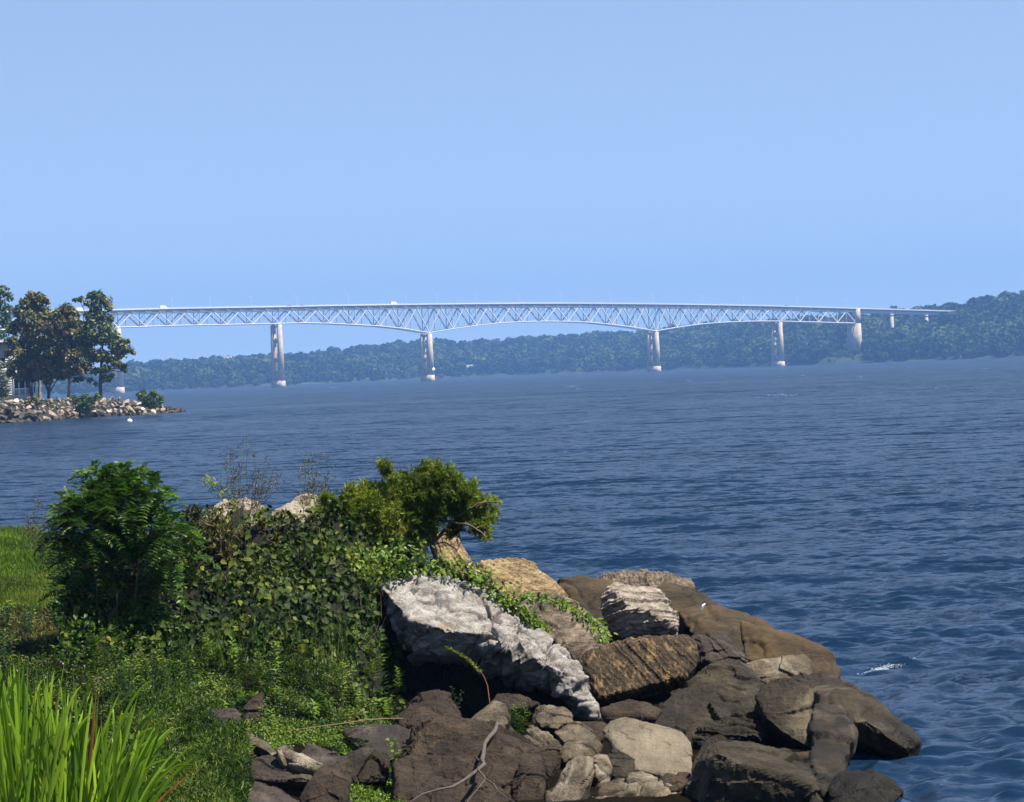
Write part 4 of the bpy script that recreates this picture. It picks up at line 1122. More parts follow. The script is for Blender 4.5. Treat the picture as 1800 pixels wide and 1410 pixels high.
    R('grey pitted rock with green creepers, right of the big white rock', [H([(890, 1060), (925, 1042), (975, 1045), (1015, 1060), (1052, 1090), (1074, 1112), (1068, 1135), (1040, 1145), (1010, 1165), (960, 1140), (910, 1100)], 35.8, 1.2, .9, fr=.12)], greyb, 'crag', .8)
    R('dark brown sloping rock in the gap between the tan dome and the square white rock', [H([(975, 1030), (990, 1018), (1035, 1014), (1080, 1022), (1085, 1070), (1080, 1120), (1050, 1110), (1010, 1075)], 39.2, 1.2, 1.0)], slopem, 'worn', 1.0)
    R('grey shaggy-topped rock along the skyline of the pile', [H([(1040, 1022), (1060, 1010), (1095, 1003), (1130, 1001), (1165, 1007), (1195, 1010), (1215, 1016), (1225, 1034), (1222, 1060), (1150, 1075), (1060, 1065)], 41, .8, 1.0)], greyb, 'strata', 1.2, sdir=(.9, 0, .3))
    R('squarish white rock with a pitted front', [H([(1058, 1052), (1066, 1030), (1080, 1023), (1110, 1030), (1150, 1034), (1168, 1047), (1194, 1084), (1192, 1106), (1150, 1117), (1105, 1125), (1078, 1112), (1058, 1085)], 37.2, .7, .8, bulge=[(1100, 1060, -.1), (1165, 1085, -.15)])], whitec, 'strata', 1.1, sdir=(-.1, .3, .95))
    R('long brown stone sloping down to the water behind the pile', [
        H([(1140, 1040), (1165, 1018), (1205, 1026), (1245, 1054), (1270, 1072), (1290, 1130), (1220, 1135), (1160, 1110)], 39.4, 1.3, 1.6, fr=.1),
        H([(1190, 1075), (1245, 1054), (1310, 1080), (1362, 1106), (1375, 1170), (1310, 1170), (1230, 1140)], 38.4, 1.3, 1.5, fr=.1),
        H([(1300, 1090), (1362, 1105), (1420, 1122), (1458, 1144), (1474, 1170), (1480, 1196), (1450, 1205), (1390, 1195), (1310, 1160)], 37.3, 1.0, 1.3, fr=.1)], slopem, 'worn', 1.1, vox=.03)
    # ---- the big white rock
    R('biggest white craggy rock, overhanging a dark hollow', [
        H([(664, 1026), (680, 1018), (702, 1014), (748, 1012), (800, 1018), (850, 1034), (880, 1055), (900, 1085), (880, 1140), (820, 1152), (765, 1140), (722, 1150), (706, 1118), (692, 1075)], 33.8, 1.3, 1.0, fr=.10, bulge=[(720, 1090, -.15), (800, 1110, -.28), (860, 1115, -.2)]),
        H([(800, 1040), (852, 1034), (880, 1055), (905, 1085), (942, 1112), (978, 1136), (1002, 1156), (1022, 1180), (1026, 1202), (1005, 1218), (968, 1208), (930, 1190), (888, 1174), (845, 1165), (800, 1150)], 33.6, 1.1, 1.0, fr=.12, bulge=[(880, 1130, -.25), (960, 1165, -.22)]),
        H([(965, 1170), (1010, 1165), (1026, 1190), (1036, 1225), (1049, 1250), (1041, 1259), (1022, 1246), (1002, 1226), (975, 1208)], 33.4, .3, .6, fr=.1)], white, 'crag', 1.35, vox=.0145)
    R('added stone coloured black to darken the back of the hollow beneath the largest white rock', [H([(700, 1150), (760, 1120), (850, 1130), (960, 1160), (1020, 1200), (1010, 1262), (900, 1262), (760, 1262), (705, 1230)], 34.6, .5, 1.2, fr=.05)], shadem, 'slab', 1.0)  # added boulder, blocks sun and fills the hollow with painted shade
    R('brown slab streaked with tan, tilted against the white rocks', [
        H([(1012, 1165), (1030, 1145), (1065, 1129), (1110, 1121), (1160, 1116), (1205, 1114), (1222, 1122), (1230, 1148), (1222, 1178), (1205, 1194), (1140, 1213), (1085, 1228), (1044, 1236), (1028, 1200)], 34.6, .5, .8, fr=.08, inner=.85)], stripe, 'strata', .45, sdir=(.75, .1, .6), vox=.016)
    R('dark ridge of stone behind the right end of the streaked slab', [H([(1215, 1122), (1235, 1114), (1268, 1116), (1292, 1135), (1318, 1165), (1350, 1203), (1318, 1196), (1270, 1182), (1222, 1165)], 35.8, .5, .9)], dark, 'slab', 1.2)
    R('flat-topped tan block wedged above the boulders by the water', [H([(1300, 1165), (1345, 1157), (1412, 1152), (1424, 1162), (1426, 1192), (1390, 1205), (1345, 1205), (1315, 1188)], 36.0, .5, .9)], tan, 'slab', .8)
    R('broad smooth boulder sloping up under the streaked slab', [
        H([(1140, 1270), (1165, 1238), (1185, 1215), (1228, 1205), (1252, 1172), (1300, 1176), (1350, 1205), (1372, 1228), (1345, 1262), (1300, 1300), (1240, 1300), (1170, 1285)], 33.2, 1.5, 1.3, fr=.07)], olive, 'slab', 1.3, vox=.02)
    R('fractured wedge with splintered edges in front of the smooth boulder', [H([(1215, 1300), (1235, 1276), (1290, 1258), (1340, 1250), (1352, 1270), (1340, 1300), (1290, 1308), (1240, 1318)], 31.6, .5, .6)], olive, 'strata', 1.4, sdir=(.2, .3, .9))
    R('olive-brown boulder with mossy patches right of the smooth one', [H([(1330, 1225), (1345, 1203), (1395, 1198), (1432, 1208), (1452, 1235), (1458, 1275), (1442, 1322), (1412, 1312), (1370, 1285), (1345, 1262)], 32.2, .9, 1.2, fr=.10)], olive, 'slab', 1.2)
    R('large dark boulder overhanging the water at the tip', [
        H([(1405, 1195), (1445, 1188), (1490, 1200), (1530, 1225), (1570, 1258), (1600, 1282), (1616, 1308), (1602, 1326), (1560, 1306), (1500, 1290), (1450, 1280), (1425, 1240)], 32.6, 1.5, 1.3, fr=.10, bulge=[(1520, 1270, .0)]),
        H([(1425, 1236), (1478, 1242), (1506, 1285), (1498, 1318), (1474, 1338), (1470, 1380), (1464, 1425), (1425, 1425)], 27.2, 3.2, 1.0, fr=.04)], olive, 'worn', 1.3, vox=.028)
    R('added low stone awash, painted black as shade at the bottom edge right of the squared boulder', [H([(1455, 1385), (1480, 1362), (1530, 1358), (1570, 1372), (1590, 1395), (1560, 1430), (1455, 1440)], 27.4, .6, .8)], shadem, 'worn', 1.2)  # added rock, its black stands for the shadow under the overhanging boulder
    R('thin grey slab with its near half bleached pale', [H([(1058, 1283), (1072, 1268), (1098, 1257), (1125, 1266), (1160, 1278), (1200, 1289), (1213, 1305), (1217, 1345), (1214, 1372), (1165, 1364), (1118, 1354), (1095, 1330)], 29.2, 1.0, .35, fr=.03, inner=.9)], bleach, 'slab', .6, vox=.013)
    R('large squared boulder at the bottom edge, right of the bleached slab', [
        H([(1215, 1345), (1240, 1312), (1262, 1300), (1330, 1306), (1420, 1332), (1442, 1368), (1455, 1420), (1450, 1480), (1215, 1480)], 28.2, 1.0, 1.3, fr=.10, bulge=[(1260, 1330, -.1), (1420, 1380, -.2)])], olive, 'slab', 1.2, vox=.02)
    R('small stone block topping the rubble right of the leafy tuft', [H([(938, 1262), (948, 1250), (992, 1243), (1006, 1252), (1012, 1268), (985, 1282), (952, 1278)], 31, .4, .5)], tan, 'slab', .8)
    R('lens-shaped stone between the rubble block and the bleached slab', [H([(972, 1285), (995, 1270), (1018, 1265), (1045, 1280), (1055, 1296), (1035, 1308), (990, 1305)], 30.2, .5, .5)], tan, 'slab', .8)
    R('pale elongated stone left of the bleached slab', [H([(985, 1325), (995, 1308), (1048, 1301), (1056, 1312), (1048, 1328), (1012, 1332), (992, 1340)], 29.4, .3, .4)], tan, 'slab', .8)
    R('greenish-tan upright slab standing at the bottom of the rubble', [H([(990, 1375), (1002, 1335), (1015, 1326), (1045, 1330), (1042, 1358), (1028, 1380), (1012, 1420), (960, 1430), (970, 1400)], 28.2, .6, .4)], tan, 'slab', .8)
    R('small knobbly tan stone behind the greenish upright slab', [H([(1038, 1335), (1050, 1325), (1068, 1328), (1078, 1350), (1070, 1378), (1045, 1385)], 28.8, .2, .4)], tan, 'crag', .6)
    R('crumbly tan rock at the bottom edge under the bleached slab', [H([(1035, 1410), (1055, 1378), (1095, 1360), (1130, 1356), (1170, 1375), (1215, 1408), (1220, 1450), (1035, 1455)], 27.4, .7, .8)], tan, 'crag', .8)
    R('splintered tan ledge beside the leafy tuft', [H([(922, 1300), (935, 1278), (965, 1284), (985, 1305), (990, 1330), (965, 1345), (932, 1325)], 29.6, .4, .5)], tan, 'strata', 1.2, sdir=(.6, .2, .7))
    R('narrow dark stone set on edge left of the greenish upright slab', [H([(945, 1318), (965, 1308), (985, 1312), (980, 1345), (965, 1368), (950, 1350)], 28.9, .3, .4)], brown, 'slab', .8)
    R('long brown boulder lying under the driftwood branch', [H([(705, 1312), (722, 1284), (742, 1263), (785, 1262), (850, 1278), (905, 1298), (945, 1312), (952, 1350), (948, 1410), (905, 1420), (840, 1370), (730, 1345)], 28.4, 1.1, 1.0, fr=.08)], brown, 'slab', 1.5, vox=.016)
    R('lower brown boulder at the bottom edge, crossed by driftwood twigs', [H([(695, 1345), (712, 1328), (760, 1326), (830, 1338), (880, 1368), (905, 1405), (910, 1455), (705, 1455), (700, 1390)], 27.0, .9, 1.0, fr=.09)], brown, 'slab', 1.5, vox=.016)
    R('rough crumbling brown stone in the hollow left of the leafy tuft', [H([(702, 1258), (712, 1232), (738, 1219), (772, 1214), (792, 1218), (802, 1240), (818, 1262), (800, 1280), (740, 1285), (705, 1278)], 30.6, .5, .7)], brown, 'crag', 1.0)
    R('small wedge stone left of the leafy tuft', [H([(822, 1275), (842, 1252), (868, 1231), (888, 1240), (896, 1262), (885, 1285), (840, 1288)], 29.9, .5, .5)], tan, 'slab', .8)
    R('dark flat slab left of the long brown boulder', [H([(606, 1288), (622, 1280), (655, 1274), (700, 1274), (728, 1288), (712, 1318), (690, 1332), (650, 1326), (622, 1310)], 28.9, .9, .3, fr=.03, inner=.9)], dark, 'slab', .8)
    R('dark slab behind the tan log-shaped stone', [H([(520, 1328), (538, 1306), (560, 1308), (598, 1324), (610, 1345), (605, 1368), (560, 1362), (530, 1350)], 27.9, .8, .35, fr=.04, inner=.85)], dark, 'slab', .8)
    R('tan log-shaped stone lying on the dark slabs', [H([(492, 1318), (500, 1310), (520, 1316), (545, 1332), (572, 1344), (566, 1356), (545, 1360), (515, 1348), (494, 1332)], 27.2, .2, .25)], tan, 'slab', .7)
    R('thin layered dark slab at the foot of the weeds', [H([(418, 1350), (438, 1334), (480, 1332), (530, 1346), (550, 1362), (545, 1374), (500, 1372), (430, 1366)], 27.0, .6, .25, fr=.04)], dark, 'strata', .9, sdir=(.15, .2, .97))
    R('speckled brown stone between the dark slabs and the leafy patch', [H([(548, 1378), (570, 1352), (598, 1352), (612, 1372), (606, 1408), (570, 1440), (530, 1430), (528, 1400)], 26.4, .5, .6)], brown, 'slab', 1.0)
    R('dark pointed slab at the bottom edge below the layered one', [H([(434, 1400), (448, 1374), (480, 1384), (520, 1402), (550, 1430), (550, 1450), (434, 1450)], 26.0, .7, .5)], dark, 'slab', .8)
    R('brown stone standing upright among the weeds', [H([(422, 1268), (430, 1244), (446, 1228), (461, 1219), (462, 1250), (457, 1290), (440, 1296), (425, 1288)], 29.3, .3, .4)], brown, 'slab', .8)
    R('grey stone lying flat in the weeds left of the upright brown one', [H([(368, 1262), (376, 1248), (412, 1249), (428, 1262), (415, 1275), (380, 1275)], 29.3, .5, .4)], dark, 'slab', .8)
    R('narrow stone edge running through the weeds above the dark slabs', [H([(418, 1290), (432, 1286), (470, 1302), (492, 1322), (478, 1328), (440, 1308)], 28.0, .5, .3)], tan, 'slab', .7)
    # ---- white rocks behind the hedge
    R('creamy white rock topping the hedge behind the purple seed heads', [H([(352, 912), (365, 892), (395, 878), (425, 877), (450, 886), (470, 900), (470, 935), (360, 940)], 41.3, .6, .9)], whitec, 'crag', 1.0)
    R('white pointed rock poking up behind the middle of the hedge', [H([(478, 902), (512, 884), (528, 871), (555, 870), (580, 880), (592, 900), (590, 940), (480, 940)], 41.0, .6, .9)], whitec, 'crag', 1.0)
    R('pale rock glimpsed through the willow and vines', [H([(605, 938), (618, 928), (640, 932), (648, 950), (640, 975), (610, 975)], 37.6, .3, .8)], whitec, 'crag', .8)
    R('pale stone just left of the leaning yellow slab', [H([(715, 935), (728, 905), (745, 900), (752, 930), (745, 985), (720, 985)], 37.4, .3, .8)], whitec, 'crag', .8)
    # ---- stones among the weeds on the left
    for k, (x, y, w, h, m, lab) in enumerate((
            (112, 1104, 18, 9, tan, 'grey-brown stone in the weeds at the foot of the left shrub'), (85, 1100, 9, 8, brown, 'small rusty stone in the weeds at the foot of the left shrub'),
            (30, 1128, 16, 7, tan, 'pale half-buried stone near the left edge above the iris clump'), (105, 1140, 15, 7, tan, 'grey stone among the small purple flowers'),
            (178, 1196, 16, 9, tan, 'tan stone below the purple flowers, right of the iris tips'), (150, 1228, 13, 7, tan, 'tan stone just behind the iris clump'),
            (345, 1160, 24, 11, dark, 'dark stone lying in the shade under the vines'), (205, 1250, 18, 8, brown, 'reddish stone between the iris clump and the feathery mound'), (60, 1085, 20, 8, brown, 'reddish stone on the bare patch of the bank'))):
        d = float(ground_d(np.array([x]), np.array([y + h * .5]))[0])
        a = np.arange(7) * 2 * math.pi / 7 + k; rr = 1 + .2 * np.sin(a * 3 + k)
        R(lab, [H([(x + w * rr[i] * math.cos(a[i]), y + h * rr[i] * math.sin(a[i])) for i in range(7)], d, .2, .25)], m, 'slab', .6, name='stone', cat='stone')
    # ---- filler stones deep in the gaps, half seen between the big ones
    k = 0
    for (x, y, w, h, d, lab) in ((1110, 1250, 50, 16, 31.5, 'shadowed stone in the hollow under the streaked slab'), (900, 1235, 40, 14, 32.6, 'shadowed stone deep under the big white rock'), (1090, 1345, 28, 30, 29.6, 'dark stone in the crack left of the bleached slab'),
                                 (870, 1300, 40, 30, 30.2, 'brown stone in the gap behind the driftwood branch'), (1010, 1290, 60, 20, 31.0, 'brown stone filling behind the rubble blocks'), (1000, 1400, 40, 25, 28.8, 'dark stone behind the greenish upright slab'),
                                 (1190, 1380, 36, 20, 28.8, 'dark stone under the lip of the bleached slab'), (1230, 1290, 30, 20, 32.2, 'olive stone joining the bleached slab and the fractured wedge'), (1040, 1120, 40, 25, 37.6, 'dark stone between the pitted grey and the square white rock'),
                                 (1450, 1215, 40, 30, 34.5, 'dark brown stone behind the overhanging boulder'), (1390, 1340, 60, 25, 30.6, 'brown stone in the shade between squared and mossy boulders'), (640, 1350, 50, 30, 27.8, 'flat stone buried beneath the leafy patch'), (1400, 1225, 50, 30, 34.6, 'brown stone behind the mossy boulder'),
                                 (930, 1390, 40, 50, 27.6, 'brown stone at the bottom edge right of the twigs'), (590, 1420, 40, 25, 26.4, 'brown stone at the bottom edge left of the leafy patch'), (490, 1395, 60, 22, 27.0, 'black wet stone under the layered slab')):
        a = np.arange(8) * 2 * math.pi / 8 + k; rr = 1 + .16 * np.sin(a * 3 + k); k += 1
        R(lab, [H([(x + w * rr[i] * math.cos(a[i]), y + h * rr[i] * math.sin(a[i])) for i in range(8)], d, .4, .5)], brown if k % 3 else olive, 'slab', 1.0)
    # the white curl stuck on the brown slope: a gull feather
    wf = mat_plain('feather_white', (0.8, 0.8, 0.78), var=.03)
    pts = [P(x, y, 38.2) for x, y in ((1240, 1061), (1236, 1064), (1234, 1069), (1233, 1074))]
    base = pts[-1]
    V, F, T = tubes([([p - base for p in pts], [.006, .016, .018, .008])], 6)
    o = link('feather', mesh_np('feather', V, F, wf), loc=base, label='small white curved feather lying on the long brown sloping stone', cat='feather')
build_rocks()

# ================================================================== VEGETATION OF THE NEAR BANK
def build_vegetation():
    vine_m = mat_leaf('vine_leaves', [(0, (0.003, 0.010, 0.001)), (0.45, (0.011, 0.029, 0.002)), (0.8, (0.031, 0.060, 0.004)), (1, (0.10, 0.125, 0.012))], transl=.25, rough=.6, patch=.7)
    shrub_m = mat_leaf('compound_leaves', [(0, (0.014, 0.042, 0.003)), (0.5, (0.036, 0.092, 0.008)), (0.85, (0.080, 0.155, 0.018)), (1, (0.22, 0.30, 0.10))], transl=.25, rough=.4)
    willow_m = mat_leaf('willow_leaves', [(0, (0.030, 0.058, 0.003)), (0.5, (0.085, 0.135, 0.008)), (0.85, (0.15, 0.20, 0.017)), (1, (0.24, 0.27, 0.04))], transl=.4, rough=.45, patch=1.2)
    brush_m = mat_leaf('brush_leaves', [(0, (0.022, 0.026, 0.004)), (0.5, (0.060, 0.062, 0.010)), (0.85, (0.105, 0.10, 0.022)), (1, (0.16, 0.13, 0.05))], transl=.25, patch=1.5)
    vbrush_m = mat_leaf('dark_brush_leaves', [(0, (0.006, 0.020, 0.002)), (0.5, (0.022, 0.055, 0.004)), (0.85, (0.055, 0.11, 0.008)), (1, (0.14, 0.18, 0.02))], transl=.3, patch=1.5)
    lime_m = mat_leaf('young_lime_leaves', [(0, (0.03, 0.065, 0.005)), (0.5, (0.08, 0.15, 0.012)), (1, (0.17, 0.24, 0.03))], transl=.35, rough=.4)
    weed_m = mat_leaf('weed_leaves', [(0, (0.007, 0.022, 0.001)), (0.5, (0.026, 0.062, 0.003)), (0.85, (0.062, 0.118, 0.008)), (1, (0.15, 0.18, 0.03))], transl=.3, rough=.45, patch=1.5)
    dweed_m = mat_leaf('dark_weed_leaves', [(0, (0.010, 0.026, 0.003)), (0.5, (0.022, 0.052, 0.005)), (0.9, (0.048, 0.090, 0.009)), (1, (0.10, 0.12, 0.02))], transl=.25, rough=.45, patch=1.5)
    lawn_m = mat_leaf('lawn_grass', [(0, (0.030, 0.070, 0.005)), (0.5, (0.070, 0.145, 0.009)), (1, (0.13, 0.20, 0.02))], transl=.3, patch=1.0)
    dry_m = mat_leaf('dry_grass', [(0, (0.03, 0.022, 0.008)), (0.5, (0.085, 0.06, 0.022)), (1, (0.16, 0.11, 0.05))], transl=.2, patch=1.0)
    iris_m = mat_leaf('iris_blades', [(0, (0.040, 0.100, 0.006)), (0.35, (0.110, 0.220, 0.010)), (0.75, (0.220, 0.350, 0.018)), (0.955, (0.19, 0.30, 0.03)), (0.975, (0.35, 0.16, 0.03)), (1, (0.36, 0.18, 0.04))], transl=.35, rough=.35)
    wood_m = mat_plain('twig_bark', (0.075, 0.055, 0.035), rough=.85, var=.3, scale=20)
    stem_m = mat_plain('green_stem', (0.045, 0.06, 0.018), rough=.7, var=.3, scale=20)
    core_m = mat_plain('thicket_shade_black', (0.003, 0.004, 0.0015), rough=1, var=.4, scale=12, bump=.5)  # near-black so gaps between the vine leaves read as shade
    seed_m = mat_leaf('seed_heads', [(0, (0.05, 0.045, 0.02)), (0.6, (0.11, 0.085, 0.05)), (1, (0.20, 0.11, 0.17))], transl=.1)
    purple_m = mat_plain('purple_petals', (0.36, 0.20, 0.44), rough=.6, var=.2)
    OV = [(0, .15), (.3, 1), (.7, .8), (1, .05)]
    HEART = [(0, .45), (.22, 1), (.6, .72), (1, .04)]
    SLIM = [(0, .3), (.4, 1), (1, .08)]
    QUAD = [(0, .5), (.5, 1), (1, .1)]

    # ---------------- the hedge surface
    YB = [(80, 1120), (150, 1180), (250, 1185), (350, 1175), (440, 1205), (560, 1262), (640, 1276), (730, 1284), (900, 1290)]
    YT = [(60, 1010), (110, 985), (200, 930), (300, 892), (350, 884), (420, 880), (480, 893), (560, 886), (640, 902), (720, 930), (780, 982), (830, 1012), (880, 1060)]
    def hedge_d(px, py):
        yb, yt = lerp_tab(px, YB), lerp_tab(px, YT)
        gb = lerp_tab(px, GB)
        f = np.clip((yb - py) / (yb - yt), -0.2, 1.15)
        return gb + 5.2 * np.sign(f) * np.abs(f) ** 1.15 + np.clip((px - 600) / 200, 0, 1) * 0.8
    gx = np.arange(60, 901, 40.0)
    GB = np.stack([gx, ground_d(gx, lerp_tab(gx, YB))], 1)
    GB[:, 1] = np.minimum(GB[:, 1], 33.0)
    hed = link('vine_thicket', None, loc=P(430, 1210, 33), label='dense dark green thicket of broad-leaved vines covering the bank behind the weeds', cat='vines')
    hb = np.array(hed.location)
    def lump(p): return 0.42 * fbm(p * 1.1, 3, 21)
    # added near-black sheet inside, blocks light and paints the shade behind the leaves
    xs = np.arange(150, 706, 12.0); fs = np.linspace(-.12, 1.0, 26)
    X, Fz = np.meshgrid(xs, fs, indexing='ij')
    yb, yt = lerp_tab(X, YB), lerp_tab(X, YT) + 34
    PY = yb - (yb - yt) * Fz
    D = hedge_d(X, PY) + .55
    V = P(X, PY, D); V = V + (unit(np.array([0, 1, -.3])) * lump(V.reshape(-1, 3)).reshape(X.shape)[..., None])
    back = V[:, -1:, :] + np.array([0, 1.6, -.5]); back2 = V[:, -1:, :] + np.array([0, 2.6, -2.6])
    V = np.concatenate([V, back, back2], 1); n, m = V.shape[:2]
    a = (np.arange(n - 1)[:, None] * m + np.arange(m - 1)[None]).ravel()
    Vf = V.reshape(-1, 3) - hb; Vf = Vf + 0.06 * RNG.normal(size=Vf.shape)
    link('shade_core', mesh_np('shade_core', Vf, np.stack([a, a + m, a + m + 1, a + 1], 1), core_m), hed)
    def on_hedge(poly, n, deep=.5, out=.0):
        q = sample_poly(poly, n); d = hedge_d(q[:, 0], q[:, 1])
        p = P(q[:, 0], q[:, 1], d)
        p = p + unit(np.array([0, 1, -.3])) * (lump(p) + deep * RNG.random(n) ** 1.3 - out)[:, None]
        return p
    VP = [(110, 1150), (125, 1040), (200, 960), (300, 895), (350, 888), (420, 884), (480, 896), (560, 888), (640, 905), (720, 935), (775, 985), (830, 1015), (868, 1050), (860, 1075), (760, 1060), (668, 1028), (690, 1090), (706, 1150), (712, 1210), (712, 1282), (650, 1250), (610, 1165), (520, 1150), (440, 1180), (330, 1178), (200, 1180)]
    def vleaves(p, L0, L1, tilt=.8):
        n = len(p)
        nn = unit(np.array([0.15, -.75, .65]) + tilt * RNG.normal(size=(n, 3)))
        ax = unit(np.cross(nn, np.cross(np.array([0.0, -.3, -1.0]) + .7 * RNG.normal(size=(n, 3)), nn)))
        sz = (L0 + (L1 - L0) * RNG.random(n) ** 1.7) * np.where(RNG.random(n) < .15, 1.25, 1)
        return strips(p, ax, nn, sz, sz * .40, HEART, bend=.18, fold=.28, tint=RNG.random(n))
    p = on_hedge(VP, 21000, .5) - hb
    p = p[fbm((p + hb) * 3.2, 2, 77) + .35 * RNG.random(len(p)) > -.05]
    V, F, T = vleaves(p, .035, .09)
    link('vine_leaves', mesh_np('vine_leaves', V, F, vine_m, attrs={'tint': T}), hed, kind='stuff')
    q0 = sample_poly([(92, 1060), (160, 1035), (260, 1045), (335, 1100), (325, 1175), (110, 1150)], 3200); g0 = ground_d(q0[:, 0], lerp_tab(q0[:, 0], YB) * 0 + 1172.0)
    p = P(q0[:, 0], q0[:, 1], g0 + (1172 - q0[:, 1]) * .008 - .1 + .4 * RNG.random(3200)) - hb
    V, F, T = vleaves(p, .03, .08)
    link('vine_leaves', mesh_np('vine_leaves', V, F, vbrush_m, attrs={'tint': T * .8}), hed, kind='stuff')
    # the leaves that stand out one by one
    big = []
    for k in range(8):
        V, F, T = vleaves(np.zeros((1, 3)), .08, .095, .1); big.append(mesh_np('leaf', V, F, vine_m, attrs={'tint': np.full(len(T), .35 + .08 * k)}))
    q = on_hedge([(240, 1130), (330, 1000), (430, 930), (600, 930), (690, 990), (680, 1100), (640, 1200), (500, 1110), (380, 1140)], 280, .05, .06) - hb
    for k in range(len(q)):
        o = link('leaf', big[k % 8], hed, loc=q[k]); o.rotation_euler = tuple(RNG.normal(size=3) * .5); s = RNG.uniform(.75, 1.15); o.scale = (s, s, s)
    # reddish bare stems
    paths = []
    for k in range(60):
        s = on_hedge([(220, 1100), (330, 930), (600, 910), (720, 1000), (660, 1200), (400, 1130)], 1, .05, .05)[0] - hb
        e = s + np.array([RNG.normal() * .15, RNG.normal() * .1, RNG.uniform(.15, .5)])
        paths.append(limb(s, e, .0035, .002, .12, 6))
    V, F, T = tubes(paths, 4); link('vine_stems', mesh_np('vine_stems', V, F, wood_m), hed, kind='stuff')

    # ---------------- fine grassy herbs at the foot of the thicket
    HP = [(330, 1190), (440, 1160), (520, 1150), (600, 1165), (640, 1230), (700, 1288), (600, 1300), (520, 1290), (440, 1235), (350, 1200)]
    n = 19000; p = on_hedge(HP, n, .4, .08)
    d = unit(np.array([0, -.25, .5]) + .75 * RNG.normal(size=(n, 3))); nn = unit(np.array([.1, -.8, .5]) + .4 * RNG.normal(size=(n, 3)))
    L = RNG.uniform(.025, .075, n)
    V, F, T = strips(p, d, nn, L, RNG.uniform(.004, .008, n), SLIM, bend=RNG.uniform(-.3, .3, n))
    link('fine_herbs', mesh_np('fine_herbs', V, F, dweed_m, attrs={'tint': T}), kind='stuff', label='fine dark green feathery herbs along the foot of the vine thicket', cat='herbs')
    n = 160; q = sample_poly([(350, 1190), (370, 1130), (430, 1110), (640, 1110), (640, 1170), (450, 1190)], n)
    p = on_hedge([(345, 1190), (370, 1140), (430, 1120), (640, 1120), (640, 1180), (450, 1200)], n, .2, .08)
    d = unit(np.array([0, -.1, 1.0]) + .2 * RNG.normal(size=(n, 3)))
    V, F, T = strips(p, d, np.tile([0, -1.0, .2], (n, 1)), RNG.uniform(.18, .38, n), .0035, [(0, 1), (.3, 1), (.6, .8), (1, .2)], bend=RNG.uniform(-.15, .25, n), tint=RNG.random(n))
    link('tall_grass', mesh_np('tall_grass', V, F, weed_m, attrs={'tint': T}), kind='stuff', label='thin upright grass stalks in front of the shaded vines', cat='grass')

    # ---------------- general foliage shrub
    def shrub(name, label, base, d0, limbs, blobs, leafm, leafL, leafW, dens, prof=SLIM, cat='bush', mode='twig', up=.5, barkm=wood_m, foliage='foliage', droop=.1, shift=0.0, grow=1.0):
        b = P(base[0], base[1], d0); o = link(name, None, loc=b, label=label, cat=cat); S = d0 / FPX
        paths = []
        for lm in limbs:
            pts = np.array([P(x, y, d0 + dy) for x, y, r, dy in lm]) - b; rad = np.array([e[2] for e in lm]) * S
            tt = np.linspace(0, len(pts) - 1, 4 * len(pts))
            paths.append((np.stack([np.interp(tt, np.arange(len(pts)), pts[:, k]) for k in range(3)], 1) + RNG.normal(size=(len(tt), 3)) * .006, np.interp(tt, np.arange(len(pts)), rad)))
        allp = np.concatenate([q_[0] for q_ in paths])
        parts = []
        for bl in blobs:
            x, y, r = bl[:3]; dy = bl[3] if len(bl) > 3 else RNG.uniform(-.25, .25) - np.clip((735 - x) / 60, 0, 1) * shift
            c = P(x, y, d0 + dy) - b; R_ = r * S * grow
            s = allp[np.argmin(np.linalg.norm(allp - c, axis=1) + 1.5 * np.maximum(0, allp[:, 2] - c[2] + R_ * .5))]
            paths.append(limb(s, c, .010, .005))
            nt = max(4, int(dens * (R_ / .1) ** 2))
            for k in range(nt):                       # leafy twigs radiate through the clump
                dirn = unit(rnd_dirs(1)[0] + np.array([0, 0, up])); ln = R_ * RNG.uniform(.6, 1.1)
                st = c + rnd_dirs(1)[0] * R_ * .35 * RNG.random()
                tw = limb(st, st + dirn * ln, .004, .0018, .07, 4); paths.append(tw)
                nl = max(10, int(ln / .0042)); t = RNG.random(nl) ** .8
                pp = np.stack([np.interp(t, np.linspace(0, 1, 4), tw[0][:, j]) for j in range(3)], 1)
                dd = unit(dirn * .8 + .75 * RNG.normal(size=(nl, 3)) + np.array([0, 0, .1])); nn = unit(np.array([0, -.3, 1.0]) + .6 * RNG.normal(size=(nl, 3)))
                Ls = leafL * RNG.uniform(.6, 1.2, nl)
                parts.append(strips(pp, dd, nn, Ls, Ls * leafW, prof, bend=droop, tint=RNG.random(nl)))
        V, F, T = tubes(paths, 4); link('stems', mesh_np('stems', V, F, barkm), o)
        V, F, T = join_parts(parts); link(foliage, mesh_np(foliage, V, F, leafm, attrs={'tint': T}), o, kind='stuff')
        return o
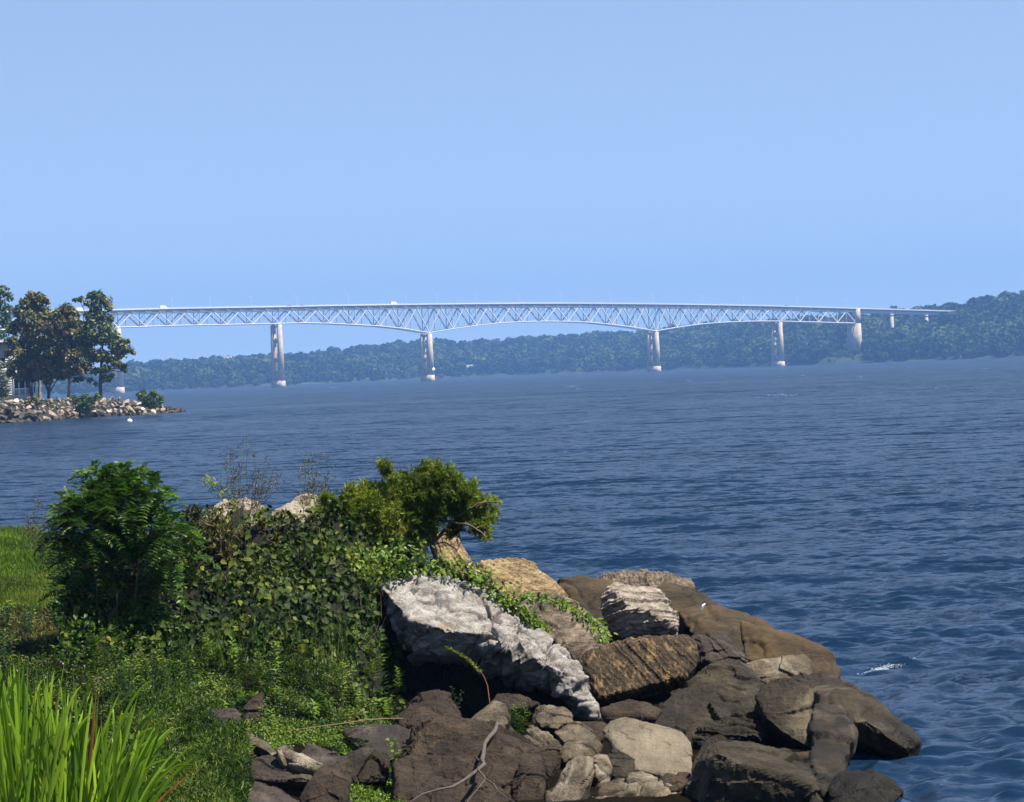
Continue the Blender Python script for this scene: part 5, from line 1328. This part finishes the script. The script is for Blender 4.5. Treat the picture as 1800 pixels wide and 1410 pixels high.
    shrub('willow_bush', 'olive green willow bush leaning right over the rocks', (770, 1010), 37.5,
          [[(770, 1010, 5, 0), (762, 960, 4.5, 0), (768, 915, 3.5, -.1), (778, 870, 2, 0), (760, 830, 1, 0)], [(765, 950, 4, 0), (800, 910, 3, -.2), (840, 885, 2, -.3), (872, 882, .8, -.3)],
           [(762, 965, 4, 0), (735, 920, 3, .1), (700, 880, 2, .1), (680, 830, 1.2, .1), (672, 815, .6, .1)], [(760, 960, 3.5, 0), (700, 930, 2.4, -.1), (640, 880, 1.4, -.1), (615, 860, .7, 0)], [(780, 915, 3, -.1), (830, 925, 1.6, -.4), (855, 945, .8, -.5)]],
          [(760, 828, 17), (745, 842, 20), (778, 838, 20), (765, 860, 26), (790, 866, 24), (735, 868, 26), (800, 850, 15), (815, 878, 20), (835, 888, 18), (852, 884, 13), (868, 882, 8), (876, 880, 4), (842, 905, 18), (858, 918, 12), (848, 932, 14), (858, 945, 8), (835, 930, 12), (812, 905, 18), (785, 890, 24), (755, 895, 26),
           (720, 885, 26), (700, 862, 18), (712, 840, 12), (682, 828, 13), (676, 815, 9), (668, 820, 6), (690, 842, 10), (690, 880, 22), (665, 868, 16), (645, 858, 11), (632, 875, 16), (615, 872, 13), (618, 856, 8), (600, 888, 14), (650, 895, 22), (680, 910, 24), (715, 920, 24), (745, 925, 22), (600, 905, 20), (575, 885, 14), (565, 905, 16), (640, 880, 20), (625, 905, 22), (655, 925, 22), (870, 900, 10), (828, 862, 14), (800, 935, 14), (690, 945, 18), (735, 952, 14), (590, 902, 9)],
          willow_m, .062, .09, 24, shift=.7, grow=1.32, up=.3)
    shrub('brush_shrub', 'brownish olive brush spreading over the thicket in front of the creamy rock', (420, 1060), 36.0, [[(420, 1060, 4, 0), (400, 980, 3, 0), (380, 930, 2, 0)], [(430, 1060, 4, 0), (470, 980, 3, 0), (520, 930, 2, 0)]],
          [(345, 905, 18), (372, 925, 22), (335, 935, 22), (400, 940, 22), (360, 960, 24), (430, 950, 20), (460, 930, 18), (395, 975, 24), (330, 975, 20), (440, 985, 20), (490, 950, 18), (515, 925, 16), (480, 915, 12), (360, 1005, 20), (410, 1015, 18), (330, 900, 12), (500, 905, 9), (545, 912, 12), (560, 935, 14), (310, 945, 20), (318, 990, 18)], brush_m, .05, .16, 9)
    shrub('brush_shrub', 'dark green leafy brush filling the middle top of the thicket between the white rocks', (560, 1050), 36.4, [[(560, 1050, 4, 0), (570, 980, 3, 0), (600, 920, 2, 0)]],
          [(595, 905, 16), (620, 925, 18), (570, 930, 18), (540, 950, 18), (600, 955, 20), (640, 950, 16), (560, 975, 18), (655, 975, 16), (610, 985, 18), (590, 890, 10), (680, 990, 16), (700, 965, 14), (715, 1000, 14)], vbrush_m, .075, .26, 7)
    # young lime green leaves at the edge of the rocks and creepers over them
    def creeper(label, pts, d, w, n, m=lime_m, L=.07, wd=.2, name='creeper'):
        pts = np.array(pts, float); b = P(pts[0, 0], pts[0, 1], d[0]); o = link(name, None, loc=b, label=label, cat='creeper')
        t = np.linspace(0, len(pts) - 1, len(pts) * 5); xx = np.interp(t, np.arange(len(pts)), pts[:, 0]); yy = np.interp(t, np.arange(len(pts)), pts[:, 1]); dd = np.interp(t / t[-1], np.linspace(0, 1, len(d)), d)
        line = P(xx, yy, dd) - b
        V, F, T = tubes([(line, .004)], 4); link('stem', mesh_np('stem', V, F, stem_m), o)
        k = RNG.random(n) * (len(line) - 1); base = np.stack([np.interp(k, np.arange(len(line)), line[:, j]) for j in range(3)], 1) + RNG.normal(size=(n, 3)) * np.array([w, w * .5, w * .7])
        nn = unit(np.array([.1, -.5, .8]) + .4 * RNG.normal(size=(n, 3))); ax = unit(np.array([0.3, -.4, -.3]) + .9 * RNG.normal(size=(n, 3)))
        V, F, T = strips(base, ax, nn, L * RNG.uniform(.6, 1.2, n), L * wd, OV, bend=.2, fold=.2)
        link('leaves', mesh_np('leaves', V, F, m, attrs={'tint': T}), o, kind='stuff')
    creeper('yellow-green creeper along the upper edge of the big white rock', [(780, 985), (830, 1005), (855, 1020), (885, 1048), (905, 1062)], [35, 34.6, 34.4], .10, 420)
    creeper('green creeper running down the joint between white and grey rocks', [(870, 1050), (905, 1068), (935, 1090), (955, 1112)], [34.6, 34.4, 34.3], .05, 330)
    creeper('green creeper trailing over the crest of the pitted grey rock', [(915, 1045), (960, 1052), (1000, 1068), (1035, 1088), (1058, 1108), (1062, 1130)], [36.6, 36.0, 35.5, 35.0], .045, 380)
    creeper('bright young shoots spilling from the thicket beside the white rock', [(560, 890), (600, 905), (620, 880)], [37.4, 37.2], .14, 260)
    creeper('pale green vine shoots hanging beside the top of the white rock', [(640, 1020), (665, 990), (690, 975), (735, 1000), (770, 1010)], [34.8, 35.2], .16, 700, L=.075)

    # ---------------- the shrub with compound leaves
    sh = link('compound_leaf_shrub', None, loc=P(195, 1150, 34.5), label='rounded dark green shrub with long compound leaves at the left end of the thicket', cat='bush')
    b = np.array(sh.location); S = 34.5 / FPX
    cen = [(190, 905, 72, 0), (300, 935, 32, -.3), (312, 985, 30, -.3), (100, 935, 26, 0), (268, 865, 24, -.2), (285, 1040, 30, 0), (215, 845, 22, 0), (165, 845, 18, 0), (150, 930, 50, -.2), (235, 890, 48, 0), (270, 930, 40, 0), (140, 985, 42, .1), (200, 985, 62, .2), (255, 990, 45, .2), (120, 900, 26, -.2), (190, 858, 34, 0), (240, 858, 26, .1), (160, 1050, 40, .2), (230, 1055, 42, .3), (285, 890, 18, 0), (125, 1040, 24, .3)]
    parts = []; paths = []; stems = []
    for cx, cy, r, dy in cen:
        c = P(cx, cy, 34.5 + dy) - b; R_ = r * S
        stems.append(limb(np.array([RNG.normal() * .08, RNG.normal() * .08, -.1]), c, .014, .006))
        n = int(105 * (r / 45) ** 2)
        for k in range(n):
            u = unit(rnd_dirs(1, .25)[0]); s = c + u * R_ * RNG.uniform(.35, .85)
            dirn = unit(u + np.array([0, 0, .25]) + .35 * RNG.normal(size=3)); ln = RNG.uniform(.20, .32)
            t = np.linspace(0, 1, 6); rach = s + dirn * (ln * t)[:, None] - np.array([0, 0, 1.0]) * (ln * .45 * t * t)[:, None]
            paths.append((rach, np.linspace(.003, .0015, 6)))
            side = unit(np.cross(dirn, [0, 0, 1.0])); tt = np.repeat(np.linspace(.15, 1, 9), 2); sg = np.tile([1, -1], 9)
            bp_ = np.stack([np.interp(tt, t, rach[:, j]) for j in range(3)], 1)
            up = unit(np.cross(side, dirn)); up = up if up[2] > 0 else -up
            roll = RNG.normal() * .35
            dd = unit(side * sg[:, None] + dirn * .35 + up * (.1 + roll * sg[:, None]) + .12 * RNG.normal(size=(18, 3)))
            nn = unit(up + side * (-roll) + .25 * RNG.normal(size=(18, 3)))
            pale = RNG.random() < .07
            parts.append(strips(bp_, dd, nn, RNG.uniform(.055, .075, 18), .0115, SLIM, bend=.2, tint=np.clip(RNG.random(18) * .5 + RNG.random() * .45 + (.5 if pale else 0), 0, 1)))
    V, F, T = tubes(stems, 5); link('stems', mesh_np('stems', V, F, wood_m), sh)
    V, F, T = tubes(paths, 3); link('leaf_stalks', mesh_np('leaf_stalks', V, F, stem_m), sh, kind='stuff')
    V, F, T = join_parts(parts); link('leaflets', mesh_np('leaflets', V, F, shrub_m, attrs={'tint': T}), sh, kind='stuff')

    # ---------------- wispy seed heads against the water
    def seedhead(label, base, tips, d, dots=260, spread=34):
        b = P(base[0], base[1], d); o = link('seed_head_weed', None, loc=b, label=label, cat='weed'); S = d / FPX
        paths, ends = [], []
        for tx, ty in tips:
            tip = P(tx, ty, d + RNG.normal() * .2) - b; root = P(base[0] + RNG.normal() * 10, base[1], d + RNG.normal() * .1) - b
            main = limb(root, tip, .005, .0022, .03, 9); paths.append(main)
            for k in range(9):
                t = RNG.uniform(.35, 1); s = np.array([np.interp(t, np.linspace(0, 1, 9), main[0][:, j]) for j in range(3)])
                e = s + unit(np.array([RNG.normal(), RNG.normal() * .6, .9])) * spread * S * RNG.uniform(.4, 1)
                br = limb(s, e, .0025, .0015, .06, 4); paths.append(br)
                for q in range(4):
                    s2 = br[0][RNG.integers(1, 4)]; e2 = s2 + unit(np.array([RNG.normal(), RNG.normal() * .6, .8])) * spread * S * .35 * RNG.random(); paths.append(limb(s2, e2, .0018, .0012, .05, 3)); ends += [e2, s2 * .5 + e2 * .5]
        V, F, T = tubes(paths, 3); link('stems', mesh_np('stems', V, F, stem_m), o)
        E = np.array(ends); n = len(E)
        V, F, T = strips(E, unit(np.array([0, 0, 1.0]) + .4 * RNG.normal(size=(n, 3))), unit(np.array([0, -1, .2]) + .4 * RNG.normal(size=(n, 3))), .016, .006, [(0, .4), (.5, 1), (1, .3)])
        link('seed_heads', mesh_np('seed_heads', V, F, seed_m, attrs={'tint': T}), o, kind='stuff')
    seedhead('tall wispy purplish weed standing up behind the creamy rock', (430, 930), [(405, 800), (420, 810), (435, 798), (450, 815), (465, 825), (480, 832), (395, 825), (445, 850), (420, 850), (490, 855), (380, 850), (470, 870)], 37.6)
    seedhead('thin branching weed standing above the white pointed rock', (548, 935), [(535, 800), (550, 810), (565, 795), (580, 815), (560, 840), (540, 830), (590, 840), (528, 850)], 37.6, spread=26)
    seedhead('dark dotted weed sticking out left of the compound-leaved shrub', (90, 1000), [(45, 905), (65, 895), (75, 885), (85, 900), (30, 915), (60, 925), (100, 895), (20, 930)], 36.5, spread=22)
    seedhead('brownish weed in front of the creamy rock at the top of the thicket', (400, 1000), [(370, 905), (390, 895), (410, 900), (430, 910), (450, 905), (385, 920), (470, 920), (350, 925), (420, 930)], 36.2, spread=26)
    creeper('light green sprout beside the wispy weeds above the thicket', [(430, 905), (400, 875), (372, 850), (358, 842)], [37.4, 37.4], .05, 120, m=willow_m, L=.06, wd=.14, name='sprout')

    # ---------------- ground cover, patch by patch
    def cover(name, label, poly, n, m, hmin, hmax, wid, lean=.35, prof=SLIM, kindw='blade', cat='grass', mound=None, bend=.25):
        q = sample_poly(poly, n); d = ground_d(q[:, 0], q[:, 1]); p = P(q[:, 0], q[:, 1], d)
        if mound is not None: p[:, 2] += mound * RNG.random(n) * np.clip(.55 + 1.1 * fbm(p * 2.2, 2, 91), 0, 1)
        p = p - np.array([0, 0, .03])
        if kindw == 'blade':
            dd = unit(np.array([0, -.1, 1.0]) + lean * RNG.normal(size=(n, 3))); nn = unit(np.array([0, -1, .3]) + .5 * RNG.normal(size=(n, 3)))
        else:
            p = p + np.array([0, 0, 1.0]) * (RNG.random(n) * (hmax))[:, None] ; dd = unit(np.array([0, -.3, .25]) + .9 * RNG.normal(size=(n, 3))); nn = unit(np.array([0.1, -.5, .9]) + .5 * RNG.normal(size=(n, 3)))
        L = RNG.uniform(hmin, hmax, n) if kindw == 'blade' else RNG.uniform(wid * 2.5, wid * 5, n)
        V, F, T = strips(p, dd, nn, L, wid * RNG.uniform(.7, 1.2, n), prof, bend=RNG.uniform(0, bend, n))
        return link(name, mesh_np(name, V, F, m, attrs={'tint': T}), kind='stuff', label=label, cat=cat)
    cover('weed_patch', 'mixed low weeds spreading over the whole left bank', [(-60, 1000), (140, 1000), (200, 1120), (260, 1200), (250, 1260), (-60, 1300)], 16000, weed_m, .03, .10, .008, kindw='leaf', prof=OV, cat='weeds')
    cover('dry_grass', 'dead brown leaves and stalks among the left bank weeds', [(-60, 1010), (140, 1010), (190, 1120), (250, 1200), (-60, 1260)], 9000, dry_m, .03, .10, .007, lean=1.0)
    cover('lawn', 'bright green grass on the open bank at the left edge', [(-60, 930), (60, 932), (110, 950), (130, 1000), (125, 1060), (60, 1080), (-60, 1075)], 42000, lawn_m, .05, .15, .006)
    cover('dry_grass', 'brown dry grass and litter below the lawn', [(-60, 1030), (80, 1010), (130, 1050), (150, 1110), (80, 1130), (-60, 1130)], 30000, dry_m, .04, .14, .006, lean=.9)
    cover('weed_patch', 'dull green weeds mixed into the dry grass', [(-60, 1020), (100, 1000), (150, 1100), (80, 1140), (-60, 1140)], 9000, weed_m, .03, .09, .006, kindw='leaf', prof=OV, cat='weeds')
    cover('weed_patch', 'low mixed weeds around the purple flowers', [(-60, 1080), (90, 1085), (160, 1110), (210, 1190), (200, 1240), (100, 1230), (-60, 1250)], 22000, weed_m, .03, .09, .006, kindw='leaf', prof=OV, cat='weeds')
    cover('leafy_weeds', 'bright leafy ground cover below the vine thicket', [(130, 1130), (200, 1120), (330, 1140), (420, 1190), (440, 1260), (470, 1300), (440, 1330), (330, 1260), (200, 1250), (170, 1190)], 40000, weed_m, .04, .14, .007, kindw='leaf', prof=OV, cat='weeds')
    cover('feathery_mound', 'fine feathery olive green mound right of the iris clump', [(190, 1260), (240, 1230), (330, 1235), (400, 1280), (440, 1330), (445, 1390), (410, 1440), (180, 1440)], 60000, weed_m, .03, .08, .0045, lean=1.1, cat='herbs', mound=.3)
    cover('leafy_weeds', 'weeds with small bright leaves between the upright stone and the dark slabs', [(400, 1275), (470, 1262), (560, 1280), (610, 1290), (600, 1318), (520, 1310), (480, 1325), (420, 1320)], 9000, lime_m, .03, .08, .007, kindw='leaf', prof=OV, cat='weeds')
    cover('leafy_weeds', 'bright leafy weeds filling the gap between the dark slabs and the brown boulders', [(585, 1300), (640, 1318), (700, 1322), (712, 1370), (712, 1440), (570, 1440), (600, 1380), (612, 1345)], 16000, lime_m, .03, .10, .008, kindw='leaf', prof=OV, cat='weeds')
    cover('leafy_weeds', 'dark leafy weeds around the upright brown stone', [(440, 1215), (520, 1215), (640, 1262), (690, 1285), (620, 1296), (520, 1285), (460, 1262)], 6000, dweed_m, .03, .08, .008, kindw='leaf', prof=OV, cat='weeds')
    cover('leafy_weeds', 'sparse weeds in the rubble left of the tuft', [(800, 1270), (850, 1240), (890, 1262), (920, 1290), (880, 1300), (800, 1290)], 700, weed_m, .02, .06, .006, kindw='leaf', prof=OV, cat='weeds')
    cover('leafy_weeds', 'dead leaves and low weeds at the bottom edge under the feathery mound', [(300, 1390), (440, 1350), (445, 1440), (300, 1440)], 6000, dweed_m, .02, .05, .007, kindw='leaf', prof=OV, cat='weeds')

    # ---------------- upright leafy plants
    def leafy_plant(name, label, base, tips, d, n=60, L=.07, wd=.13, m=weed_m, cat='plant', r=.004, group=None):
        b = P(base[0], base[1], d); o = link(name, None, loc=b, label=label, cat=cat, group=group); paths = []; parts = []
        for tx, ty in tips:
            tip = P(tx, ty, d + RNG.normal() * .05) - b
            st = limb(np.array([RNG.normal() * .02, RNG.normal() * .02, -.05]), tip, r, r * .4, .03, 8); paths.append(st)
            t = np.linspace(.1, 1, n); p = np.stack([np.interp(t, np.linspace(0, 1, 8), st[0][:, j]) for j in range(3)], 1)
            a = np.arange(n) * 2.4; ax = unit(tip); s1 = unit(np.cross(ax, [0.2, 1, .1])); s2 = np.cross(ax, s1)
            dd = unit(s1 * np.cos(a)[:, None] + s2 * np.sin(a)[:, None] + ax * .55); nn = unit(ax - .4 * dd + .1 * RNG.normal(size=(n, 3)))
            parts.append(strips(p, dd, nn, L * (1.15 - .5 * t) * RNG.uniform(.8, 1.15, n), L * wd, SLIM, bend=.3, tint=RNG.random(n) * .6 + .3))
        V, F, T = tubes(paths, 4); link('stem', mesh_np('stem', V, F, stem_m), o)
        V, F, T = join_parts(parts); link('leaves', mesh_np('leaves', V, F, m, attrs={'tint': T}), o, kind='stuff')
    leafy_plant('goldenrod_plant', 'tall leafy goldenrod plant leaning left in front of the thicket', (222, 1205), [(180, 1105), (196, 1098)], 30.5, 46, .12)
    leafy_plant('goldenrod_plant', 'second leafy goldenrod, shorter, right of the tallest one', (275, 1215), [(262, 1150), (275, 1145), (292, 1160)], 30.2, 34, .10)
    leafy_plant('goldenrod_plant', 'low leafy goldenrod at the foot of the two taller ones', (240, 1240), [(225, 1170), (250, 1180), (215, 1200)], 29.8, 34, .09)
    leafy_plant('spiky_plant', 'small bright spiky green tuft among the rubble in front of the hollow', (915, 1282), [(915, 1222), (905, 1240), (925, 1238), (895, 1248), (932, 1252), (910, 1255), (920, 1262), (900, 1265)], 30.0, 40, .06, .09, lime_m)
    leafy_plant('herb_sprig', 'small sprig of leaves growing on the dark flat slab', (692, 1340), [(682, 1298), (696, 1296), (700, 1305)], 27.9, 12, .07, .2, lime_m)
    leafy_plant('herb_sprig', 'dim leafy sprig in the black hollow beneath the big white rock', (800, 1250), [(795, 1208), (812, 1215)], 31.5, 14, .05, .16, dweed_m)
    leafy_plant('red_stemmed_weed', 'arching weed with a reddish stem hanging across the dark hollow', (861, 1236), [(861, 1236)], 31.2, 4, .02)
    o = bpy.data.objects['red_stemmed_weed']; b = np.array(o.location)
    for ch in list(o.children): bpy.data.objects.remove(ch)
    line = np.array([P(x, y, d) for x, y, d in ((861, 1236, 31.2), (857, 1205, 31.5), (850, 1188, 31.7), (840, 1175, 31.8), (826, 1160, 31.9), (805, 1146, 32.0), (785, 1137, 32.1))]) - b
    V, F, T = tubes([(line, np.linspace(.005, .002, 7))], 5); link('stem', mesh_np('stem', V, F, mat_plain('red_stem', (0.10, 0.04, 0.022), var=.2)), o)
    t = 2.5 + RNG.random(220) * 3.5; p = np.stack([np.interp(t, np.arange(7), line[:, j]) for j in range(3)], 1)
    V, F, T = strips(p, unit(np.array([-.5, -.2, -.1]) + .8 * RNG.normal(size=(220, 3))), unit(np.array([0, -.5, .8]) + .5 * RNG.normal(size=(220, 3))), .035, .005, SLIM, bend=.2)
    link('leaves', mesh_np('leaves', V, F, willow_m, attrs={'tint': T}), o, kind='stuff')
    # the many upright weeds of the bank, each a plant
    spots = [(RNG.uniform(*xr), RNG.uniform(*yr)) for xr, yr, k in (((120, 330), (1120, 1240), 60), ((330, 470), (1150, 1270), 34), ((440, 700), (1150, 1285), 46), ((-20, 130), (1090, 1200), 22), ((200, 440), (1240, 1400), 40), ((590, 705), (1300, 1400), 6)) for _ in range(k)]
    for k, (x, y) in enumerate(spots):
        hgt = RNG.uniform(28, 70) if y < 1240 else RNG.uniform(22, 45)
        dd_ = float(ground_d(np.array([x]), np.array([y]))[0]); dd_ = min(dd_, hedge_d(np.array([x]), np.array([y]))[0] - .1) if 330 < x < 700 and y < 1280 else dd_
        nt_ = RNG.integers(1, 4)
        leafy_plant('weed_plant', 'upright leafy green weed among the ground cover below the thicket', (x, y), [(x + RNG.normal() * 12, y - hgt * RNG.uniform(.7, 1)) for _ in range(nt_)], dd_, int(16 + hgt * .35), RNG.uniform(.05, .10), RNG.uniform(.09, .16), [weed_m, lime_m, dweed_m, weed_m][k % 4], r=.003, group='upright leafy weeds on the bank')
    # purple flowers
    for k, (x, y) in enumerate(((145, 1150), (138, 1142), (150, 1143), (148, 1136), (88, 1168), (137, 1172), (147, 1172), (33, 1180), (82, 1192), (108, 1167), (98, 1087), (82, 1088), (125, 1128), (112, 1124), (150, 1188))):
        d = float(ground_d(np.array([x]), np.array([y + 14]))[0]) - .05
        top = P(x, y, d); base = P(x + RNG.normal() * 2, y + 15, d)
        if k == 0:
            parts = []
            for ring, (rr, ph) in enumerate(((.014, 0), (.010, .5))):
                a = np.arange(8) * math.pi / 4 + ph; dd = np.stack([np.cos(a), np.sin(a), np.full(8, .4 + ring * .6)], 1)
                parts.append(strips(np.zeros((8, 3)), dd, np.tile([0, 0, 1.0], (8, 1)), rr * 1.7, rr * .45, OV, bend=-.2))
            fV, fF, fT = join_parts(parts); head = mesh_np('flower', fV, fF, purple_m)
        o = link('purple_flower', None, loc=base, label='small purple flower on a thin stalk in the weeds above the iris clump', cat='flower', group='small purple flowers in the weeds')
        V, F, T = tubes([([np.zeros(3), top - base], [.003, .002])], 4); link('stalk', mesh_np('stalk', V, F, stem_m), o)
        h = link('petals', head, o, loc=top - base); s = RNG.uniform(.8, 1.3); h.scale = (s, s, s); h.rotation_euler = (RNG.uniform(.3, 1.0), RNG.normal() * .3, RNG.random() * 6)

    # ---------------- iris clump
    dI = 23.6
    ir = link('iris_clump', None, loc=P(95, 1445, dI), label='big clump of long bright green iris blades at the bottom left corner', cat='iris')
    b = np.array(ir.location); S = dI / FPX
    def blade(base, tip, w, droop, tint, side):
        k = 9; t = np.linspace(0, 1, k)[:, None]
        ctrl = (base + tip) / 2 + np.array([0, 0, 1.0]) * np.linalg.norm(tip - base) * droop
        c = (1 - t) ** 2 * base + 2 * t * (1 - t) * ctrl + t ** 2 * tip
        tg = unit(np.gradient(c, axis=0)); e = unit(np.cross(tg, side)); wv = w * np.array([.7, .85, .95, 1, .98, .9, .72, .42, .02])[:, None]
        f = unit(np.cross(e, tg)) * wv * .25
        V = np.stack([c - e * wv, c + f, c + e * wv], 1).reshape(-1, 3)
        F = [[i * 3 + j, i * 3 + j + 1, i * 3 + j + 4, i * 3 + j + 3] for i in range(k - 1) for j in range(2)]
        return mesh_np('blade', V, F, iris_m, smooth=True, attrs={'tint': np.full(len(F), tint)})
    named = [((30, 1450), (35, 1172), .1), ((60, 1450), (90, 1160), .05), ((80, 1450), (92, 1175), .1), ((150, 1450), (170, 1210), .05), ((140, 1430), (212, 1215), .15), ((180, 1440), (265, 1252), .12), ((190, 1440), (230, 1245), .08),
             ((230, 1440), (345, 1345), .35), ((250, 1440), (334, 1360), .05), ((200, 1440), (300, 1335), .38), ((170, 1430), (275, 1290), .2), ((10, 1440), (0, 1190), .05), ((110, 1440), (60, 1190), .02), ((240, 1450), (243, 1275), .1), ((100, 1430), (135, 1200), .1), ((20, 1440), (5, 1185), .1)]
    for k in range(295):
        if k < len(named): (bx, by), (tx, ty), dr = named[k]; dy = RNG.normal() * .15
        else:
            bx = RNG.uniform(-60, 225); by = RNG.uniform(1415, 1500); dy = RNG.uniform(-.6, .6)
            top = lerp_tab(bx, [(-60, 1150), (60, 1150), (150, 1180), (230, 1265), (250, 1295)])
            ln = (by - top) * RNG.uniform(.45, 1.02); lean = RNG.normal() * 50 + (bx - 100) * .4
            tx, ty = bx + lean, by - ln; dr = abs(RNG.normal()) * .20 + (.30 if RNG.random() < .25 else 0)
        base = P(bx, by, dI + dy) - b; tip = P(tx, ty, dI + dy + RNG.normal() * .15) - b
        tint = .98 if (k in (8, 3) or RNG.random() < .01) else RNG.uniform(.05, .93)
        me = blade(base, tip, RNG.uniform(.009, .016), dr, tint, np.array([RNG.normal() * .5, -1, .2]))
        link('blade', me, ir)
    # ---------------- driftwood
    dw = mat_plain('driftwood_grey', (0.06, 0.05, 0.046), rough=.8, var=.3, scale=14, bump=.3)
    b = P(845, 1345, 27.4); o = link('driftwood_branch', None, loc=b, label='bare grey forked driftwood branch lying across the brown boulders', cat='branch')
    def px_path(pts): return np.array([P(x, y, d) for x, y, d in pts]) - b
    V, F, T = tubes([(px_path([(874, 1272, 28.6), (870, 1285, 28.2), (858, 1298, 27.9), (852, 1308, 27.8), (850, 1325, 27.55), (847, 1336, 27.45), (851, 1344, 27.4), (838, 1355, 27.2), (815, 1372, 26.9), (795, 1383, 26.7), (768, 1388, 26.5), (742, 1396, 26.4), (715, 1414, 26.3)]), np.array([.018, .021, .020, .019, .020, .022, .022, .017, .014, .011, .009, .007, .005]))], 8)
    link('limb', mesh_np('limb', V, F, dw, smooth=True), o)
    for pts, r in (([(840, 1353, 27.2), (850, 1364, 26.9), (853, 1370, 26.8), (868, 1378, 26.7), (875, 1390, 26.5), (890, 1402, 26.4), (908, 1412, 26.3)], [.009, .009, .008, .007, .006, .005, .004]), ([(853, 1370, 26.8), (842, 1384, 26.6), (830, 1398, 26.5), (820, 1412, 26.4)], [.006, .005, .004, .003]),
                   ([(875, 1390, 26.5), (862, 1400, 26.45), (850, 1412, 26.4)], [.004, .003, .003]), ([(734, 1396, 26.4), (733, 1385, 26.4)], [.005, .002]), ([(842, 1337, 27.4), (834, 1328, 27.4)], [.008, .004]), ([(768, 1388, 26.5), (750, 1378, 26.4), (740, 1372, 26.4)], [.005, .004, .002])):
        V, F, T = tubes([(px_path(pts), np.array(r))], 6); link('twig', mesh_np('twig', V, F, dw, smooth=True), o)
    b = P(705, 1264, 30.2); o = link('dead_stalk', None, loc=b, label='thin dead pinkish stalk lying flat at the foot of the thicket', cat='stalk')
    V, F, T = tubes([(np.array([P(x, y, d) for x, y, d in ((708, 1263, 30.1), (680, 1263, 29.9), (640, 1266, 29.6), (600, 1272, 29.3), (560, 1277, 29.0), (510, 1284, 28.7))]) - b, np.array([.004, .005, .005, .004, .003, .002]))], 6)
    link('stem', mesh_np('stem', V, F, mat_plain('dead_stalk_pink', (0.16, 0.10, 0.07), var=.3, scale=30)), o)
build_vegetation()

# ------------------------------------------------------------------ foam on the river
def build_foam():
    fm = mat_plain('foam_white', (0.13, 0.17, 0.21), rough=.6, var=.5, scale=6)
    def patch(px, py, w, h, n, rng):
        d0 = CAM_Z * FPX / (py - horizon(px)); out = []
        for k in range(n):
            x = px + rng.normal() * w / 2; y = py + rng.normal() * h / 2 - (x - px) * SLOPE * 1.2
            d = CAM_Z * FPX / (y - horizon(x)); out.append(((x - 900) / FPX * d, d))
        return np.array(out), d0
    rng = np.random.default_rng(9)
    def foam(label, lst, name, kind=None):
        Vs, Fs, o = [], [], 0
        for px, py, w, h, n, s in lst:
            q, d0 = patch(px, py, w, h, n, rng)
            for x, y in q:
                k = 7; a = np.arange(k) * 2 * math.pi / k; r = s * d0 / FPX * rng.uniform(.4, 1.2) * (1 + .3 * rng.normal(size=k))
                z = float(wave_sum(np.array([x]), np.array([y]), np.array([.1 + y * .003]))[0]) if y < 900 else 0.03
                ring = np.stack([x + r * np.cos(a) * 1.7, y + r * np.sin(a) * 2, np.full(k, z + .004)], 1); top = np.array([[x, y, z + .012 + min(.10, r.mean() * .22)]])
                Vs.append(np.concatenate([ring, top])); Fs += [[o + i, o + (i + 1) % k, o + k] for i in range(k)]; o += k + 1
        me = mesh_np(name, np.concatenate(Vs), np.array(Fs), fm, smooth=True)
        return link(name, me, label=label, cat='foam', kind='stuff')
    foam('small splash of white foam breaking over a hidden stone off the rocks', [(1530, 1177, 18, 2.4, 110, 1.2), (1548, 1173, 26, 2.2, 80, .8), (1510, 1181, 22, 1.6, 30, .9), (1588, 1160, 6, 2, 8, 1.0), (1570, 1168, 20, 2, 14, .8)], 'foam')
    foam('scattered whitecaps far out on the river', [(1003, 679, 7, 1, 10, 1.3), (1017, 683, 5, 1, 6, .8), (1330, 700, 10, 1.2, 10, 1.0), (1368, 694, 20, 1, 22, 1.1), (1392, 695, 14, .8, 16, 1.2), (1212, 669, 8, 1, 8, .9), (1411, 660, 8, 1, 8, 1.2), (1422, 663, 6, 1, 6, .8), (1515, 662, 8, 1, 7, 1.0),
                                                      (587, 681, 5, 1, 8, 1.3), (1731, 648, 6, 1, 6, .9), (1795, 645, 5, 1, 5, .9), (1648, 682, 7, 1, 6, .9), (1373, 661, 5, 1, 4, .8), (1136, 680, 6, .8, 6, .8), (862, 684, 5, .8, 4, .8)], 'whitecaps')
build_foam()
